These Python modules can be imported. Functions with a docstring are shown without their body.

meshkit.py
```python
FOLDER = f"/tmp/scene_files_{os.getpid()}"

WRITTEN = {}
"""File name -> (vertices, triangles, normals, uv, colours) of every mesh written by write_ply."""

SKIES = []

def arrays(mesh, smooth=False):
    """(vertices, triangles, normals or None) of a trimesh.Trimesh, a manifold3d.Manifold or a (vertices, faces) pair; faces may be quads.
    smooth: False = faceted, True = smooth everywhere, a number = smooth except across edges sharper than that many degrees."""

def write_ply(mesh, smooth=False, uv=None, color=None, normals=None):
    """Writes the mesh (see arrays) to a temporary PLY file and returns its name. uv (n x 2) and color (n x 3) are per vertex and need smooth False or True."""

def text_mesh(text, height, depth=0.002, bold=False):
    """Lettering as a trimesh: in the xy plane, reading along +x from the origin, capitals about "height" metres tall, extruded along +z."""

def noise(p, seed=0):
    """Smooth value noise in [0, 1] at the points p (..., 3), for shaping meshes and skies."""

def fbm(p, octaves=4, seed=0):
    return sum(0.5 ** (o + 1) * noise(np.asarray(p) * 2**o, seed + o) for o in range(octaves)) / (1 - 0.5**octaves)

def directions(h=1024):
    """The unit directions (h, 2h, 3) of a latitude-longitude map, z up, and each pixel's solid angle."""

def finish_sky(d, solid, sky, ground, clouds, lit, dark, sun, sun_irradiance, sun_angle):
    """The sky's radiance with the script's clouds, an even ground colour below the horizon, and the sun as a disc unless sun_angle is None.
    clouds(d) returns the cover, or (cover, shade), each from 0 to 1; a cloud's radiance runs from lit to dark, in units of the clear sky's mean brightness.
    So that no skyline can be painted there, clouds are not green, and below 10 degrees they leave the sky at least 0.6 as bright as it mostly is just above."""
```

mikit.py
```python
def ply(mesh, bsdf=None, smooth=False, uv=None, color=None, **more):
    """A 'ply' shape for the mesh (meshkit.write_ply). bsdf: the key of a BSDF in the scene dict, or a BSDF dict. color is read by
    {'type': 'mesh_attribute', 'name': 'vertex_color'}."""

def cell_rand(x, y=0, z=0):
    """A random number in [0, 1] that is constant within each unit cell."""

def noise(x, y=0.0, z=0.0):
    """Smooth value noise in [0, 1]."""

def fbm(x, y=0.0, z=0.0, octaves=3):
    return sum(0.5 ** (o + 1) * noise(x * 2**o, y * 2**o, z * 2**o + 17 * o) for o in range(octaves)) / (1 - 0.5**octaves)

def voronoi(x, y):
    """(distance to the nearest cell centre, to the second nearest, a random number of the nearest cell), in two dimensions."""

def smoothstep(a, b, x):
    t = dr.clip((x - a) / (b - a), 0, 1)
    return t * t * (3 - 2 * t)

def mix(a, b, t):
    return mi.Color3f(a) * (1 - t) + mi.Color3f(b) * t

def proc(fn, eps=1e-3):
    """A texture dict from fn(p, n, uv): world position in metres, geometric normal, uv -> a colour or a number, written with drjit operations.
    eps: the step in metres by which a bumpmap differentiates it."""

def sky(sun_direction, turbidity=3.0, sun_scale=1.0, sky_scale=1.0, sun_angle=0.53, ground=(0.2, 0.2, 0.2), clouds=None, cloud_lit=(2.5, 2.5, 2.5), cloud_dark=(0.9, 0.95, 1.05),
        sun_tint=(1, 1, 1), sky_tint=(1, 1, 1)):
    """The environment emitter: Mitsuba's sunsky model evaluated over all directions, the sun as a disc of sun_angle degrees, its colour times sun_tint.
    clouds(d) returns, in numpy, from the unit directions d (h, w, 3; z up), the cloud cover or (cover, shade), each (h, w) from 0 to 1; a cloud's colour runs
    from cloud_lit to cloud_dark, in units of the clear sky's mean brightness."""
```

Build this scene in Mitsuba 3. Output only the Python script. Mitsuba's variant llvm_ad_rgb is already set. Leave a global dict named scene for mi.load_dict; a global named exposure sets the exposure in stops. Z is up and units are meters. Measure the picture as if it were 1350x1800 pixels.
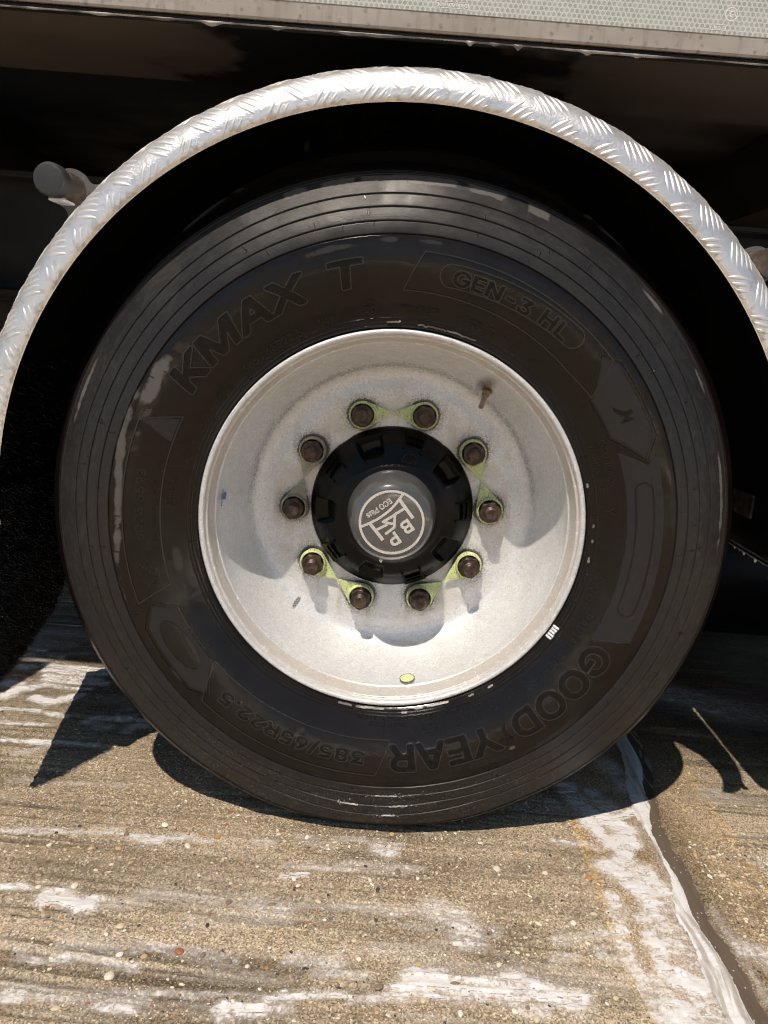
import math, random
import numpy as np, trimesh, shapely
import drjit as dr, mitsuba as mi
import mikit, meshkit
from mikit import proc, noise, fbm, voronoi, cell_rand, smoothstep, mix
from shapely.geometry import Polygon, LineString, Point, box as sbox
from shapely import affinity

T = mi.ScalarTransform4f
scene, labels = {'type': 'scene'}, {}
rng = np.random.default_rng(7)
random.seed(7)

# ------------------------------------------------------------------ camera, sky, exposure
CAM = np.array([-0.017, -1.151, 0.805])
yaw, pitch, roll = (math.radians(v) for v in (0.19, 12.55, 4.38))
FWD = np.array([math.sin(yaw) * math.cos(pitch), math.cos(yaw) * math.cos(pitch), -math.sin(pitch)])
RIGHT = np.cross(FWD, [0, 0, 1.0]); RIGHT /= np.linalg.norm(RIGHT)
UP = np.cross(RIGHT, FWD)
UP = -RIGHT * math.sin(roll) + UP * math.cos(roll)
scene['camera'] = {'type': 'perspective', 'fov': math.degrees(2 * math.atan(675 / 1351.0)), 'fov_axis': 'x', 'near_clip': 0.02, 'far_clip': 2000.0,
                   'to_world': T().look_at(origin=CAM.tolist(), target=(CAM + FWD).tolist(), up=UP.tolist())}
SUN = (-0.214, -0.505, 1.0)
scene['sky'] = mikit.sky(SUN, turbidity=3.0, sky_scale=0.85, sky_tint=(1.06, 1.0, 0.90), sun_tint=(0.955, 1.0, 1.085), ground=(0.24, 0.20, 0.155))
exposure = 1.6

A = 0.525            # axle height; the wheel's outer rim plane is y = 0, x along the trailer, y inboard


# ------------------------------------------------------------------ helpers
def add(key, mesh, bsdf, smooth=False, uv=None, color=None, label=None, category=None, group=None, kind=None, to_world=None):
    k, n = key, 0
    while k in scene:
        n += 1
        k = f'{key}_{n:03d}'
    scene[k] = mikit.ply(mesh, bsdf, smooth=smooth, uv=uv, color=color)
    if to_world is not None:
        scene[k]['to_world'] = to_world
    d = {a: b for a, b in (('label', label), ('category', category), ('group', group), ('kind', kind)) if b}
    if d:
        labels[k] = d
    return k


def cat(*ms):
    ms = [m for g in ms for m in (g if isinstance(g, (list, tuple)) else [g])]
    return trimesh.util.concatenate(ms)


def box(x0, x1, y0, y1, z0, z1):
    m = trimesh.creation.box((x1 - x0, y1 - y0, z1 - z0))
    m.apply_translation(((x0 + x1) / 2, (y0 + y1) / 2, (z0 + z1) / 2))
    return m


def rbox(x0, x1, y0, y1, z0, z1, r):
    """A box with chamfered edges."""
    pts = []
    for x, sx in ((x0, 1), (x1, -1)):
        for y, sy in ((y0, 1), (y1, -1)):
            for z, sz in ((z0, 1), (z1, -1)):
                pts += [(x + sx * r, y + sy * r, z), (x + sx * r, y, z + sz * r), (x, y + sy * r, z + sz * r)]
    return trimesh.convex.convex_hull(np.array(pts))


def tube(p, q, r, n=32, cap=True, r2=None):
    """A round bar from p to q."""
    p, q = np.array(p, float), np.array(q, float)
    d = q - p
    L = np.linalg.norm(d)
    m = trimesh.creation.revolve([(0, 0), (r, 0), (r if r2 is None else r2, L), (0, L)] if cap else [(r, 0), (r2 or r, L)], sections=n)
    m.apply_transform(trimesh.geometry.align_vectors([0, 0, 1], d / L))
    m.apply_translation(p)
    return m


def grid_faces(nu, nv, close_u=False, close_v=False):
    i, j = np.meshgrid(np.arange(nu if close_u else nu - 1), np.arange(nv if close_v else nv - 1), indexing='ij')
    i, j = i.ravel(), j.ravel()
    a, b, c, d = i * nv + j, ((i + 1) % nu) * nv + j, ((i + 1) % nu) * nv + (j + 1) % nv, i * nv + (j + 1) % nv
    return np.vstack([np.stack([a, b, c], 1), np.stack([a, c, d], 1)])


def polar(th, r, y):
    """th clockwise from the top as seen from outside, in radians; r from the axle; y inboard."""
    th, r, y = np.broadcast_arrays(th, r, y)
    return np.stack([r * np.sin(th), y + 0 * r, A + r * np.cos(th)], -1)


def lathe(profile, n=360, t0=0.0, t1=2 * math.pi, closed=False):
    """Revolves (r, y) points about the wheel's axle."""
    pr = np.array(profile, float)
    full = abs(t1 - t0 - 2 * math.pi) < 1e-6
    th = np.linspace(t0, t1, n, endpoint=not full)
    v = polar(th[:, None], pr[None, :, 0], pr[None, :, 1]).reshape(-1, 3)
    m = trimesh.Trimesh(v, grid_faces(n, len(pr), full, closed), process=False)
    return m


def fine(profile, step):
    """Resamples a polyline so that no piece is longer than step."""
    out = [profile[0]]
    for p, q in zip(profile[:-1], profile[1:]):
        k = max(1, int(math.ceil(math.dist(p, q) / step)))
        out += [tuple(np.array(p) + (np.array(q) - np.array(p)) * i / k) for i in range(1, k + 1)]
    return out


def spline(pts, n):
    """A smooth curve through the points."""
    from scipy.interpolate import PchipInterpolator
    p = np.array(pts, float)
    s = np.r_[0, np.cumsum(np.linalg.norm(np.diff(p, axis=0), axis=1))]
    t = np.linspace(0, s[-1], n)
    return np.stack([PchipInterpolator(s, p[:, 0])(t), PchipInterpolator(s, p[:, 1])(t)], 1)


_shapes = {}
def text_shape(text, height, bold=False):
    """The outline of lettering as a shapely shape, from the flat top of text_mesh."""
    k = (text, height, bold)
    if k not in _shapes:
        m = meshkit.text_mesh(text, height, 0.002, bold)
        tri = m.triangles[np.abs(m.triangles[:, :, 2] - 0.002).max(1) < 1e-6]
        s = shapely.union_all([Polygon(t[:, :2]).buffer(height * 1e-4) for t in tri])
        _shapes[k] = s
    return _shapes[k]


def polys(s):
    return [g for g in getattr(s, 'geoms', [s]) if g.geom_type == 'Polygon' and g.area > 1e-9]


def extrude(s, h, size=None):
    ms = []
    for g in polys(s):
        m = trimesh.creation.extrude_polygon(g, h, engine='earcut')
        if size:
            v, f = trimesh.remesh.subdivide_to_size(m.vertices, m.faces, size, max_iter=12)
            m = trimesh.Trimesh(v, f, process=False)
        ms.append(m)
    return cat(ms)


# ------------------------------------------------------------------ materials
def rad(p):
    return dr.sqrt(dr.square(p.x) + dr.square(p.z - A))


def ang(p):
    return dr.atan2(p.x, p.z - A)


def pbsdf(**k):
    return {'type': 'principled', **{a: ({'type': 'rgb', 'value': list(b)} if isinstance(b, tuple) else b) for a, b in k.items()}}


def two(d):
    return {'type': 'twosided', 'bsdf': d}


def bumped(d, fn, scale, eps=4e-4):
    return {'type': 'bumpmap', 'tex': proc(fn, eps), 'scale': scale, 'bsdf': d}


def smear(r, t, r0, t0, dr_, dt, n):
    """1 inside a patch centred at radius r0 and angle t0 (degrees), with an uneven edge n."""
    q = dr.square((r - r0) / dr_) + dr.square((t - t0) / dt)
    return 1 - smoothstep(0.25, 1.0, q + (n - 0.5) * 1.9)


def tyre_suds_sheen(p):
    """Soap residue and wet highlights on the rubber, both painted as pale colour."""
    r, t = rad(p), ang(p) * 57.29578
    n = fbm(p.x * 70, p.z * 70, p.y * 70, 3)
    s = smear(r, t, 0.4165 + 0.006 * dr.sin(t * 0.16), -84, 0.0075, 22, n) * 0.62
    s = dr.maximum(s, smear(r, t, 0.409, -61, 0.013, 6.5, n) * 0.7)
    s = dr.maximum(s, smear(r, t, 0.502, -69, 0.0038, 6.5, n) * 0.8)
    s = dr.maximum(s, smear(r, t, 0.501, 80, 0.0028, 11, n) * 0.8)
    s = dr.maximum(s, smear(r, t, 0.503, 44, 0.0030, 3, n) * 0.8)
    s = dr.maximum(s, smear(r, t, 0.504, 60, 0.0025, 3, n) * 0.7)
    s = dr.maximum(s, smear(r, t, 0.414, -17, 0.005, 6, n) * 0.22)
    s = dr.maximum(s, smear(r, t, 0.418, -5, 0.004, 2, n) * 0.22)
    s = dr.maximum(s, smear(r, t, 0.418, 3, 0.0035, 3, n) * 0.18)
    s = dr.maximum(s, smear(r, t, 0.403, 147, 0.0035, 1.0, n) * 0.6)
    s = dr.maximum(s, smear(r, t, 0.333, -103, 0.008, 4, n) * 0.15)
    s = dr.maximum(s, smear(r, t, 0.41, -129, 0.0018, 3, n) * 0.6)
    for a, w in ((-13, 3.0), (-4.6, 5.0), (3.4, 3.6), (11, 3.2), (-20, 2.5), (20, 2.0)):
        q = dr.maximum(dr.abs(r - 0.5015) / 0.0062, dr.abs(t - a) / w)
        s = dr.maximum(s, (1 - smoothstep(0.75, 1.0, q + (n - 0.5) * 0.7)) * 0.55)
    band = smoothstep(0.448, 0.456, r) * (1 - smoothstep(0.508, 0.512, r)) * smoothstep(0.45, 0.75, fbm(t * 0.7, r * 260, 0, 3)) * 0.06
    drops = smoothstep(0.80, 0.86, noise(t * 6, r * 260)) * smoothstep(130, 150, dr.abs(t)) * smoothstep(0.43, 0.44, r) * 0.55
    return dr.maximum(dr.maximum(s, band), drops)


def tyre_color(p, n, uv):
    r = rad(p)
    d = tyre_suds_sheen(p)
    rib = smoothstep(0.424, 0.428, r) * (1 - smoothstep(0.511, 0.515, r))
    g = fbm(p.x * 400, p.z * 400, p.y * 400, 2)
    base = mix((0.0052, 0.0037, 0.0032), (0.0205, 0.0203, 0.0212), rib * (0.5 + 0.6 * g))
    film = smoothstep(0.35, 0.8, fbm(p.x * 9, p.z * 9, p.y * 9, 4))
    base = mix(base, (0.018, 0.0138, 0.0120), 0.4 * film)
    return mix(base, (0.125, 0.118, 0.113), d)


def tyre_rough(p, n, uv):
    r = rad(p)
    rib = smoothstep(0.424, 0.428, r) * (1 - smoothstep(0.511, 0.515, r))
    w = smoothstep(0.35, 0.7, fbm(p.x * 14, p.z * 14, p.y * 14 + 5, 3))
    return 0.105 + 0.17 * w + rib * 0.20 + 0.2 * tyre_suds_sheen(p)


def tyre_bump(p, n, uv):
    r = rad(p)
    rib = smoothstep(0.44, 0.445, r)
    return fbm(p.x * 900, p.z * 900, p.y * 900, 2) * (0.25 + 0.75 * rib) + 2.2 * fbm(p.x * 60, p.z * 60, p.y * 60, 2) + 16.0 * fbm(p.x * 10, p.z * 10, p.y * 10, 2) + 0.12 * noise(ang(p) * 3, r * 900)


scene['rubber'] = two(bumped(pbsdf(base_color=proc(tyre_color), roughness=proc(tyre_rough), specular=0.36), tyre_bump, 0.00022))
scene['ribbed_rubber'] = two(bumped(pbsdf(base_color=(0.0080, 0.0072, 0.0084), roughness=0.27, specular=0.58),
                                    lambda p, n, uv: dr.sin((p.x + p.z) * 2600) + dr.sin((p.x - p.z) * 2600), 0.00007, 2e-4))
scene['letter_edge_glint'] = two(pbsdf(base_color=(0.0125, 0.0108, 0.0100), roughness=0.30, specular=0.65))  # paler base imitates highlights along the raised outlines
scene['letter_fill'] = two(bumped(pbsdf(base_color=(0.0030, 0.0024, 0.0021), roughness=0.17, specular=0.28), lambda p, n, uv: noise(p.x * 900, p.z * 900, p.y * 900), 0.0004, 3e-4))
scene['letter_rubber'] = two(pbsdf(base_color=(0.0065, 0.0055, 0.0050), roughness=0.22, specular=0.42))
NUTS = [math.radians(-21.3 + 36 * k) for k in range(10)]


def nut_dist(p):
    """Distance to the nearest of the ten studs, in the wheel's plane."""
    t, r = ang(p), rad(p)
    k = (t - NUTS[0]) / math.radians(36)
    dt = (k - dr.floor(k + 0.5)) * math.radians(36)
    return dr.sqrt(dr.square(r * dr.cos(dt) - 0.1675) + dr.square(r * dr.sin(dt)))


def alloy_dirt(p):
    r, t = rad(p), ang(p)
    fine_ = noise(p.x * 900, p.z * 900, p.y * 900)
    sp = noise(p.x * 480, p.z * 480, p.y * 480)
    big = fbm(p.x * 26, p.z * 26, p.y * 26, 3)
    d = nut_dist(p)
    halo = 1 - smoothstep(0.0250, 0.0268, d - 0.0042 * fine_ - 0.003 * big + 0.002)
    speck = smoothstep(0.62, 0.80, fine_ + 0.75 * (1 - smoothstep(0.022, 0.046, d)) - 0.27)
    ring = dr.exp(-dr.square((r - 0.2425) / 0.0055)) * smoothstep(-0.6, 0.45, dr.cos(t + 0.05)) 
    ringd = smoothstep(0.50, 0.78, fine_ * 0.6 + sp * 0.4 + 0.42 * ring * (0.45 + big) - 0.2) * smoothstep(0.02, 0.2, ring)
    specks = smoothstep(0.93, 0.955, sp)
    smudge = (1 - smoothstep(0.3, 1.0, dr.square((p.x + 0.155 - 0.45 * (p.z - A + 0.183)) / 0.006) + dr.square((p.z - A + 0.183) / 0.011))) * smoothstep(0.35, 0.6, fine_ + 0.15)
    stain = (1 - smoothstep(0.004, 0.02, dr.sqrt(dr.square(p.x - 0.135) + dr.square(p.z - A - 0.222)))) * smoothstep(0.3, 0.7, fine_ + 0.2)
    return dr.maximum(dr.maximum(dr.maximum(halo, speck * 0.45), ringd * 0.42), dr.maximum(specks * 0.5, dr.maximum(smudge, stain)))


def alloy_spots(p):
    """White dried water spots, drawn out along the rim."""
    r, t = rad(p), ang(p)
    a, b, c = voronoi(t * 34, (r + p.y) * 130)
    return (1 - smoothstep(0.07, 0.16, a)) * smoothstep(0.62, 0.66, c) * smoothstep(0.243, 0.25, r)


def alloy_color(p, n, uv):
    r = rad(p)
    m = fbm(p.x * 14, p.z * 14, p.y * 14, 4)
    c = mix((0.665, 0.672, 0.685), (0.80, 0.81, 0.825), m)
    c = c * (0.80 + 0.30 * noise(p.x * 520, p.z * 520, p.y * 520) + 0.10 * (noise(ang(p) * 40, r * 90, p.y * 90) - 0.5))
    run = smoothstep(0.52, 0.72, fbm(p.x * 75, p.z * 9, 1, 3)) * (1 - smoothstep(0.02, 0.075, nut_dist(p))) * smoothstep(0.02, 0.0, p.z - A - 0.18)
    c = mix(c, (0.40, 0.33, 0.26), 0.45 * run)
    dusty = (1 - smoothstep(0.17, 0.235, r)) * smoothstep(0.3, 0.75, fbm(p.x * 30, p.z * 30, 3, 3))
    c = mix(c, (0.50, 0.43, 0.36), 0.5 * dusty)
    c = mix(c, (0.60, 0.52, 0.43), 0.5 * smoothstep(0.278, 0.281, r) * (1 - smoothstep(0.2885, 0.290, r)))
    c = mix(c, (0.86, 0.86, 0.85), 0.8 * alloy_spots(p))
    return mix(c, (0.045, 0.036, 0.03), 0.88 * alloy_dirt(p))


def alloy_metal(p, n, uv):
    return 0.38 * (1 - 0.9 * alloy_dirt(p)) * (1 - alloy_spots(p))


def alloy_bump(p, n, uv):
    return fbm(p.x * 700, p.z * 700, p.y * 700, 2) + 0.6 * noise(rad(p) * 1500, ang(p) * 2, p.y * 1500)


scene['alloy'] = two(bumped(pbsdf(base_color=proc(alloy_color), metallic=proc(alloy_metal), roughness=0.42, specular=0.5), alloy_bump, 0.00012, 3e-4))
scene['black_cast'] = two(bumped(pbsdf(base_color=(0.0030, 0.0030, 0.0033), roughness=0.24, specular=0.2),
                                 lambda p, n, uv: fbm(p.x * 420, p.z * 420, p.y * 420, 2), 0.0004, 4e-4))


def grey_cap(p, n, uv):
    return mix((0.046, 0.048, 0.051), (0.070, 0.073, 0.077), fbm(p.x * 40, p.z * 40, p.y * 40, 3))


scene['grey_gloss'] = two(pbsdf(base_color=proc(grey_cap), roughness=0.09, specular=0.9, clearcoat=1.0, clearcoat_gloss=0.985))
scene['emblem_silver'] = two(pbsdf(base_color=(0.66, 0.66, 0.66), roughness=0.32, metallic=0.5))


def rust_color(p, n, uv):
    m = fbm(p.x * 160, p.z * 160, p.y * 160, 3)
    return mix((0.030, 0.021, 0.017), (0.105, 0.066, 0.048), smoothstep(0.3, 0.75, m))


scene['nut_steel'] = two(bumped(pbsdf(base_color=proc(rust_color), roughness=0.42, metallic=0.35, specular=0.5), lambda p, n, uv: fbm(p.x * 500, p.z * 500, p.y * 500, 2), 0.0003, 3e-4))


def pointer(c, c2):
    def f(p, n, uv):
        return mix(mix(c, c2, smoothstep(0.35, 0.7, fbm(p.x * 90, p.z * 90, p.y * 90, 3))), (0.05, 0.045, 0.03), 0.6 * smoothstep(0.72, 0.82, noise(p.x * 700, p.z * 700)))
    return f


scene['pointer_green'] = two(pbsdf(base_color=proc(pointer((0.60, 0.66, 0.32), (0.50, 0.55, 0.28))), roughness=0.42, specular=0.45))
scene['pointer_faded'] = two(pbsdf(base_color=proc(pointer((0.40, 0.39, 0.28), (0.32, 0.29, 0.22))), roughness=0.55, specular=0.4))
scene['brass'] = two(pbsdf(base_color=(0.36, 0.29, 0.21), roughness=0.35, metallic=0.8))
scene['white_print'] = two(pbsdf(base_color=(0.78, 0.79, 0.80), roughness=0.35))
scene['blue_print'] = two(pbsdf(base_color=(0.015, 0.085, 0.33), roughness=0.35))
scene['yellow_dot'] = two(pbsdf(base_color=(0.58, 0.58, 0.31), roughness=0.5))
scene['dark_ink'] = two(pbsdf(base_color=(0.05, 0.06, 0.05), roughness=0.5))


def guard_color(p, n, uv):
    c = mix((0.78, 0.78, 0.79), (0.87, 0.87, 0.88), fbm(p.x * 30, p.z * 30, p.y * 30, 3))
    low = 1 - smoothstep(0.584, 0.600, rad(p))
    d = smoothstep(0.56, 0.74, fbm(p.x * 110, p.z * 110, p.y * 110, 3) + 0.10 * low) * (0.28 + 0.35 * low)
    return mix(c, (0.40, 0.34, 0.27), d)


def guard_rough(p, n, uv):
    return 0.30 + 0.14 * fbm(p.x * 60, p.z * 60, p.y * 60, 3)


def guard_bump(p, n, uv):
    return fbm(p.x * 420, p.z * 420, p.y * 420, 3) + 0.5 * noise(p.x * 90, p.z * 90, p.y * 90)


scene['chequer_plate'] = two(bumped(pbsdf(base_color=proc(guard_color), roughness=proc(guard_rough), metallic=0.74, specular=0.6), guard_bump, 0.00055, 5e-4))
scene['tread_bars'] = two(pbsdf(base_color=proc(guard_color), roughness=0.43, metallic=0.7, specular=0.5))
scene['cut_edge'] = two(bumped(pbsdf(base_color=(0.66, 0.60, 0.50), roughness=0.5, metallic=0.4), lambda p, n, uv: noise(p.x * 300, p.z * 300, p.y * 300), 0.0006, 5e-4))
scene['black_liner'] = two(bumped(pbsdf(base_color=(0.006, 0.006, 0.0065), roughness=0.45, specular=0.35), lambda p, n, uv: fbm(p.x * 80, p.z * 80, p.y * 80, 3), 0.001, 1e-3))
scene['black_bristle'] = two(pbsdf(base_color=(0.0075, 0.0078, 0.008), roughness=0.38, specular=0.45))


def rail_color(p, n, uv):
    v = fbm(p.x * 26, p.z * 40, p.y * 40, 4)
    c = mix((0.265, 0.235, 0.21), (0.41, 0.375, 0.345), v)
    a, b, k = voronoi(p.x * 85, p.z * 70)
    sp = (1 - smoothstep(0.12, 0.30, a)) * smoothstep(0.55, 0.62, k) * noise(p.x * 300, p.z * 300)
    c = mix(c, (0.16, 0.125, 0.10), 0.75 * sp)
    st = smoothstep(0.55, 0.75, fbm(p.x * 130, p.z * 18, 4, 3))
    return mix(c, (0.22, 0.18, 0.15), 0.35 * st)


scene['rail_paint'] = two(bumped(pbsdf(base_color=proc(rail_color), roughness=0.5, specular=0.4), lambda p, n, uv: fbm(p.x * 260, p.z * 260, p.y * 260, 2), 0.0003, 5e-4))


def tape_color(p, n, uv):
    """Prismatic tape: a lattice of pale lines in three directions on grey-green film."""
    s = 0.0066
    x, y = p.x / s, p.z / s
    g = mi.Float(0)
    for a in (90, 30, 150):
        ca, sa = math.cos(math.radians(a)), math.sin(math.radians(a))
        f = (x * ca + y * sa) * 1.1547
        f = f - dr.floor(f)
        g = dr.maximum(g, 1 - smoothstep(0.06, 0.13, dr.abs(f - 0.5)))
    a1, b1, k = voronoi(x * 0.9, y * 0.9)
    return mix(mix((0.31, 0.33, 0.315), (0.40, 0.42, 0.405), k), (0.62, 0.635, 0.60), 0.85 * g)


scene['prism_tape'] = two(pbsdf(base_color=proc(tape_color), roughness=0.3, specular=0.5))


def under_color(p, n, uv):
    """Dusty paint, with one long wet patch from the wash water in the middle."""
    w = fbm(p.x * 9, p.y * 9, 0, 4)
    e = (w - 0.5) * 0.26
    wet = smoothstep(-0.345, -0.295, p.x + e + 0.25 * (p.y - 0.08)) * (1 - smoothstep(0.15, 0.20, p.x + e - 0.35 * (p.y - 0.05)))
    edge = 1 - smoothstep(-0.045, -0.03, p.y + 0.3 * (fbm(p.x * 16, 3, 0, 2) - 0.5) * 0.2)
    wet = dr.maximum(wet, edge * 0.7)
    c = mix((0.105, 0.084, 0.066), (0.065, 0.053, 0.043), fbm(p.x * 5, p.y * 14, 2, 4))
    return mix(c, (0.011, 0.010, 0.010), wet)


scene['underside'] = two(pbsdf(base_color=proc(under_color), roughness=0.42, specular=0.4))


def steel_color(p, n, uv):
    v = smoothstep(0.35, 0.8, fbm(p.x * 4, p.y * 4, p.z * 7, 4))
    return mix((0.012, 0.0115, 0.0115), (0.034, 0.030, 0.027), v)


scene['dark_steel'] = two(pbsdf(base_color=proc(steel_color), roughness=0.45, specular=0.45))
scene['floor_sheet'] = two(pbsdf(base_color=proc(lambda p, n, uv: mix((0.010, 0.0098, 0.010), (0.17, 0.14, 0.115), smoothstep(0.38, 0.75, fbm(p.x * 2.2 + 0.9, p.y * 2.2, 1, 4)))), roughness=0.33, specular=0.5))


def pipe_color(p, n, uv):
    return mix((0.055, 0.045, 0.038), (0.15, 0.10, 0.075), smoothstep(0.35, 0.75, fbm(p.x * 60, p.z * 60, p.y * 40, 4)))


scene['rusty_pipe'] = two(bumped(pbsdf(base_color=proc(pipe_color), roughness=0.55, metallic=0.15), lambda p, n, uv: fbm(p.x * 300, p.z * 300, p.y * 300, 3), 0.0006, 5e-4))
scene['grey_plug'] = two(bumped(pbsdf(base_color=proc(lambda p, n, uv: mix((0.022, 0.0235, 0.026), (0.046, 0.048, 0.051), fbm(p.x * 70, p.z * 70, p.y * 70, 3))), roughness=0.45), lambda p, n, uv: fbm(p.x * 400, p.z * 400, p.y * 400, 2), 0.0004, 5e-4))
scene['bracket_grey'] = two(pbsdf(base_color=proc(lambda p, n, uv: mix((0.085, 0.084, 0.083), (0.14, 0.138, 0.135), fbm(p.x * 40, p.z * 40, p.y * 40, 3))), roughness=0.45, metallic=0.2))
scene['body_white'] = two(pbsdf(base_color=(0.55, 0.55, 0.54), roughness=0.4))


def concrete_color(p, n, uv):
    """uv.x: soap film, uv.y: wetness; the rest is sand, cement and wear."""
    streak = fbm(p.x * 4, p.y * 190 + p.x * 4, 0, 3)
    big = fbm(p.x * 5, p.y * 8, 1, 4)
    c = mix((0.305, 0.240, 0.164), (0.408, 0.335, 0.245), streak)
    c = mix(c, (0.225, 0.170, 0.112), 0.6 * smoothstep(0.42, 0.72, big))
    edge = dr.minimum(dr.abs(p.x - 0.366), dr.abs(p.x - 0.640)) + 0.012 * (fbm(p.x * 30, p.y * 22, 5, 3) - 0.5)
    c = mix(c, (0.46, 0.31, 0.135), 0.62 * (1 - smoothstep(0.003, 0.014, edge)))
    lane = smoothstep(0.372, 0.38, p.x) * (1 - smoothstep(0.625, 0.635, p.x))
    c = mix(c, (0.36, 0.25, 0.135), 0.55 * lane)
    r1 = cell_rand(p.x * 620, p.y * 620, 3)
    g1 = noise(p.x * 520, p.y * 520)
    g2 = noise(p.x * 240, p.y * 240, 9)
    c = c * (0.34 + 1.22 * g1 * (0.82 + 0.36 * g2))
    c = mix(c, (0.62, 0.56, 0.45), smoothstep(0.885, 0.95, r1) * 0.85)
    c = mix(c, (0.09, 0.065, 0.045), smoothstep(0.93, 0.97, 1 - r1) * 0.6)
    a, b, k = voronoi(p.x * 120, p.y * 120)
    st = (1 - smoothstep(0.16, 0.24, a)) * smoothstep(0.80, 0.82, k)
    k2 = (k - 0.8) * 5
    c = mix(c, mix((0.66, 0.60, 0.48), (0.30, 0.16, 0.09), smoothstep(0.5, 0.8, k2)), 0.8 * st)
    wet = dr.clip(uv.y, 0, 1)
    c = c * (1 - 0.66 * wet)
    f = dr.clip(uv.x, 0, 1)
    lace = 0.5 * noise(p.x * 420, p.y * 420, 2) + 0.5 * noise(p.x * 170, p.y * 210, 6)
    body = smoothstep(0.28, 0.86, f + 0.6 * (lace - 0.5)) * 0.92
    return mix(c, (0.66, 0.65, 0.66), dr.clip(dr.maximum(body, 0.50 * f), 0, 1))


def concrete_rough(p, n, uv):
    return 0.85 - 0.52 * dr.clip(uv.y * 1.15, 0, 1) * (1 - dr.clip(uv.x, 0, 1)) * (0.4 + 0.6 * smoothstep(0.3, 0.6, fbm(p.x * 60, p.y * 120, 2, 2)))


scene['concrete'] = two(pbsdf(base_color=proc(concrete_color), roughness=proc(concrete_rough), specular=0.4))
scene['old_suds'] = two(pbsdf(base_color=proc(lambda p, n, uv: mix((0.11, 0.098, 0.09), (0.34, 0.32, 0.30), smoothstep(0.35, 0.7, fbm(p.x * 45, p.z * 45, p.y * 45, 3)))), roughness=0.4))
def suds_color(p, n, uv):
    c = mix((0.58, 0.57, 0.575), (0.71, 0.705, 0.715), fbm(p.x * 60, p.y * 60, p.z * 60, 3))
    a, b, k = voronoi(p.x * 260 + 0.7 * noise(p.y * 200), p.y * 260)
    return mix(c, (0.40, 0.37, 0.35), 0.55 * (1 - smoothstep(0.10, 0.26, a)) * smoothstep(0.55, 0.7, k))


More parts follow.
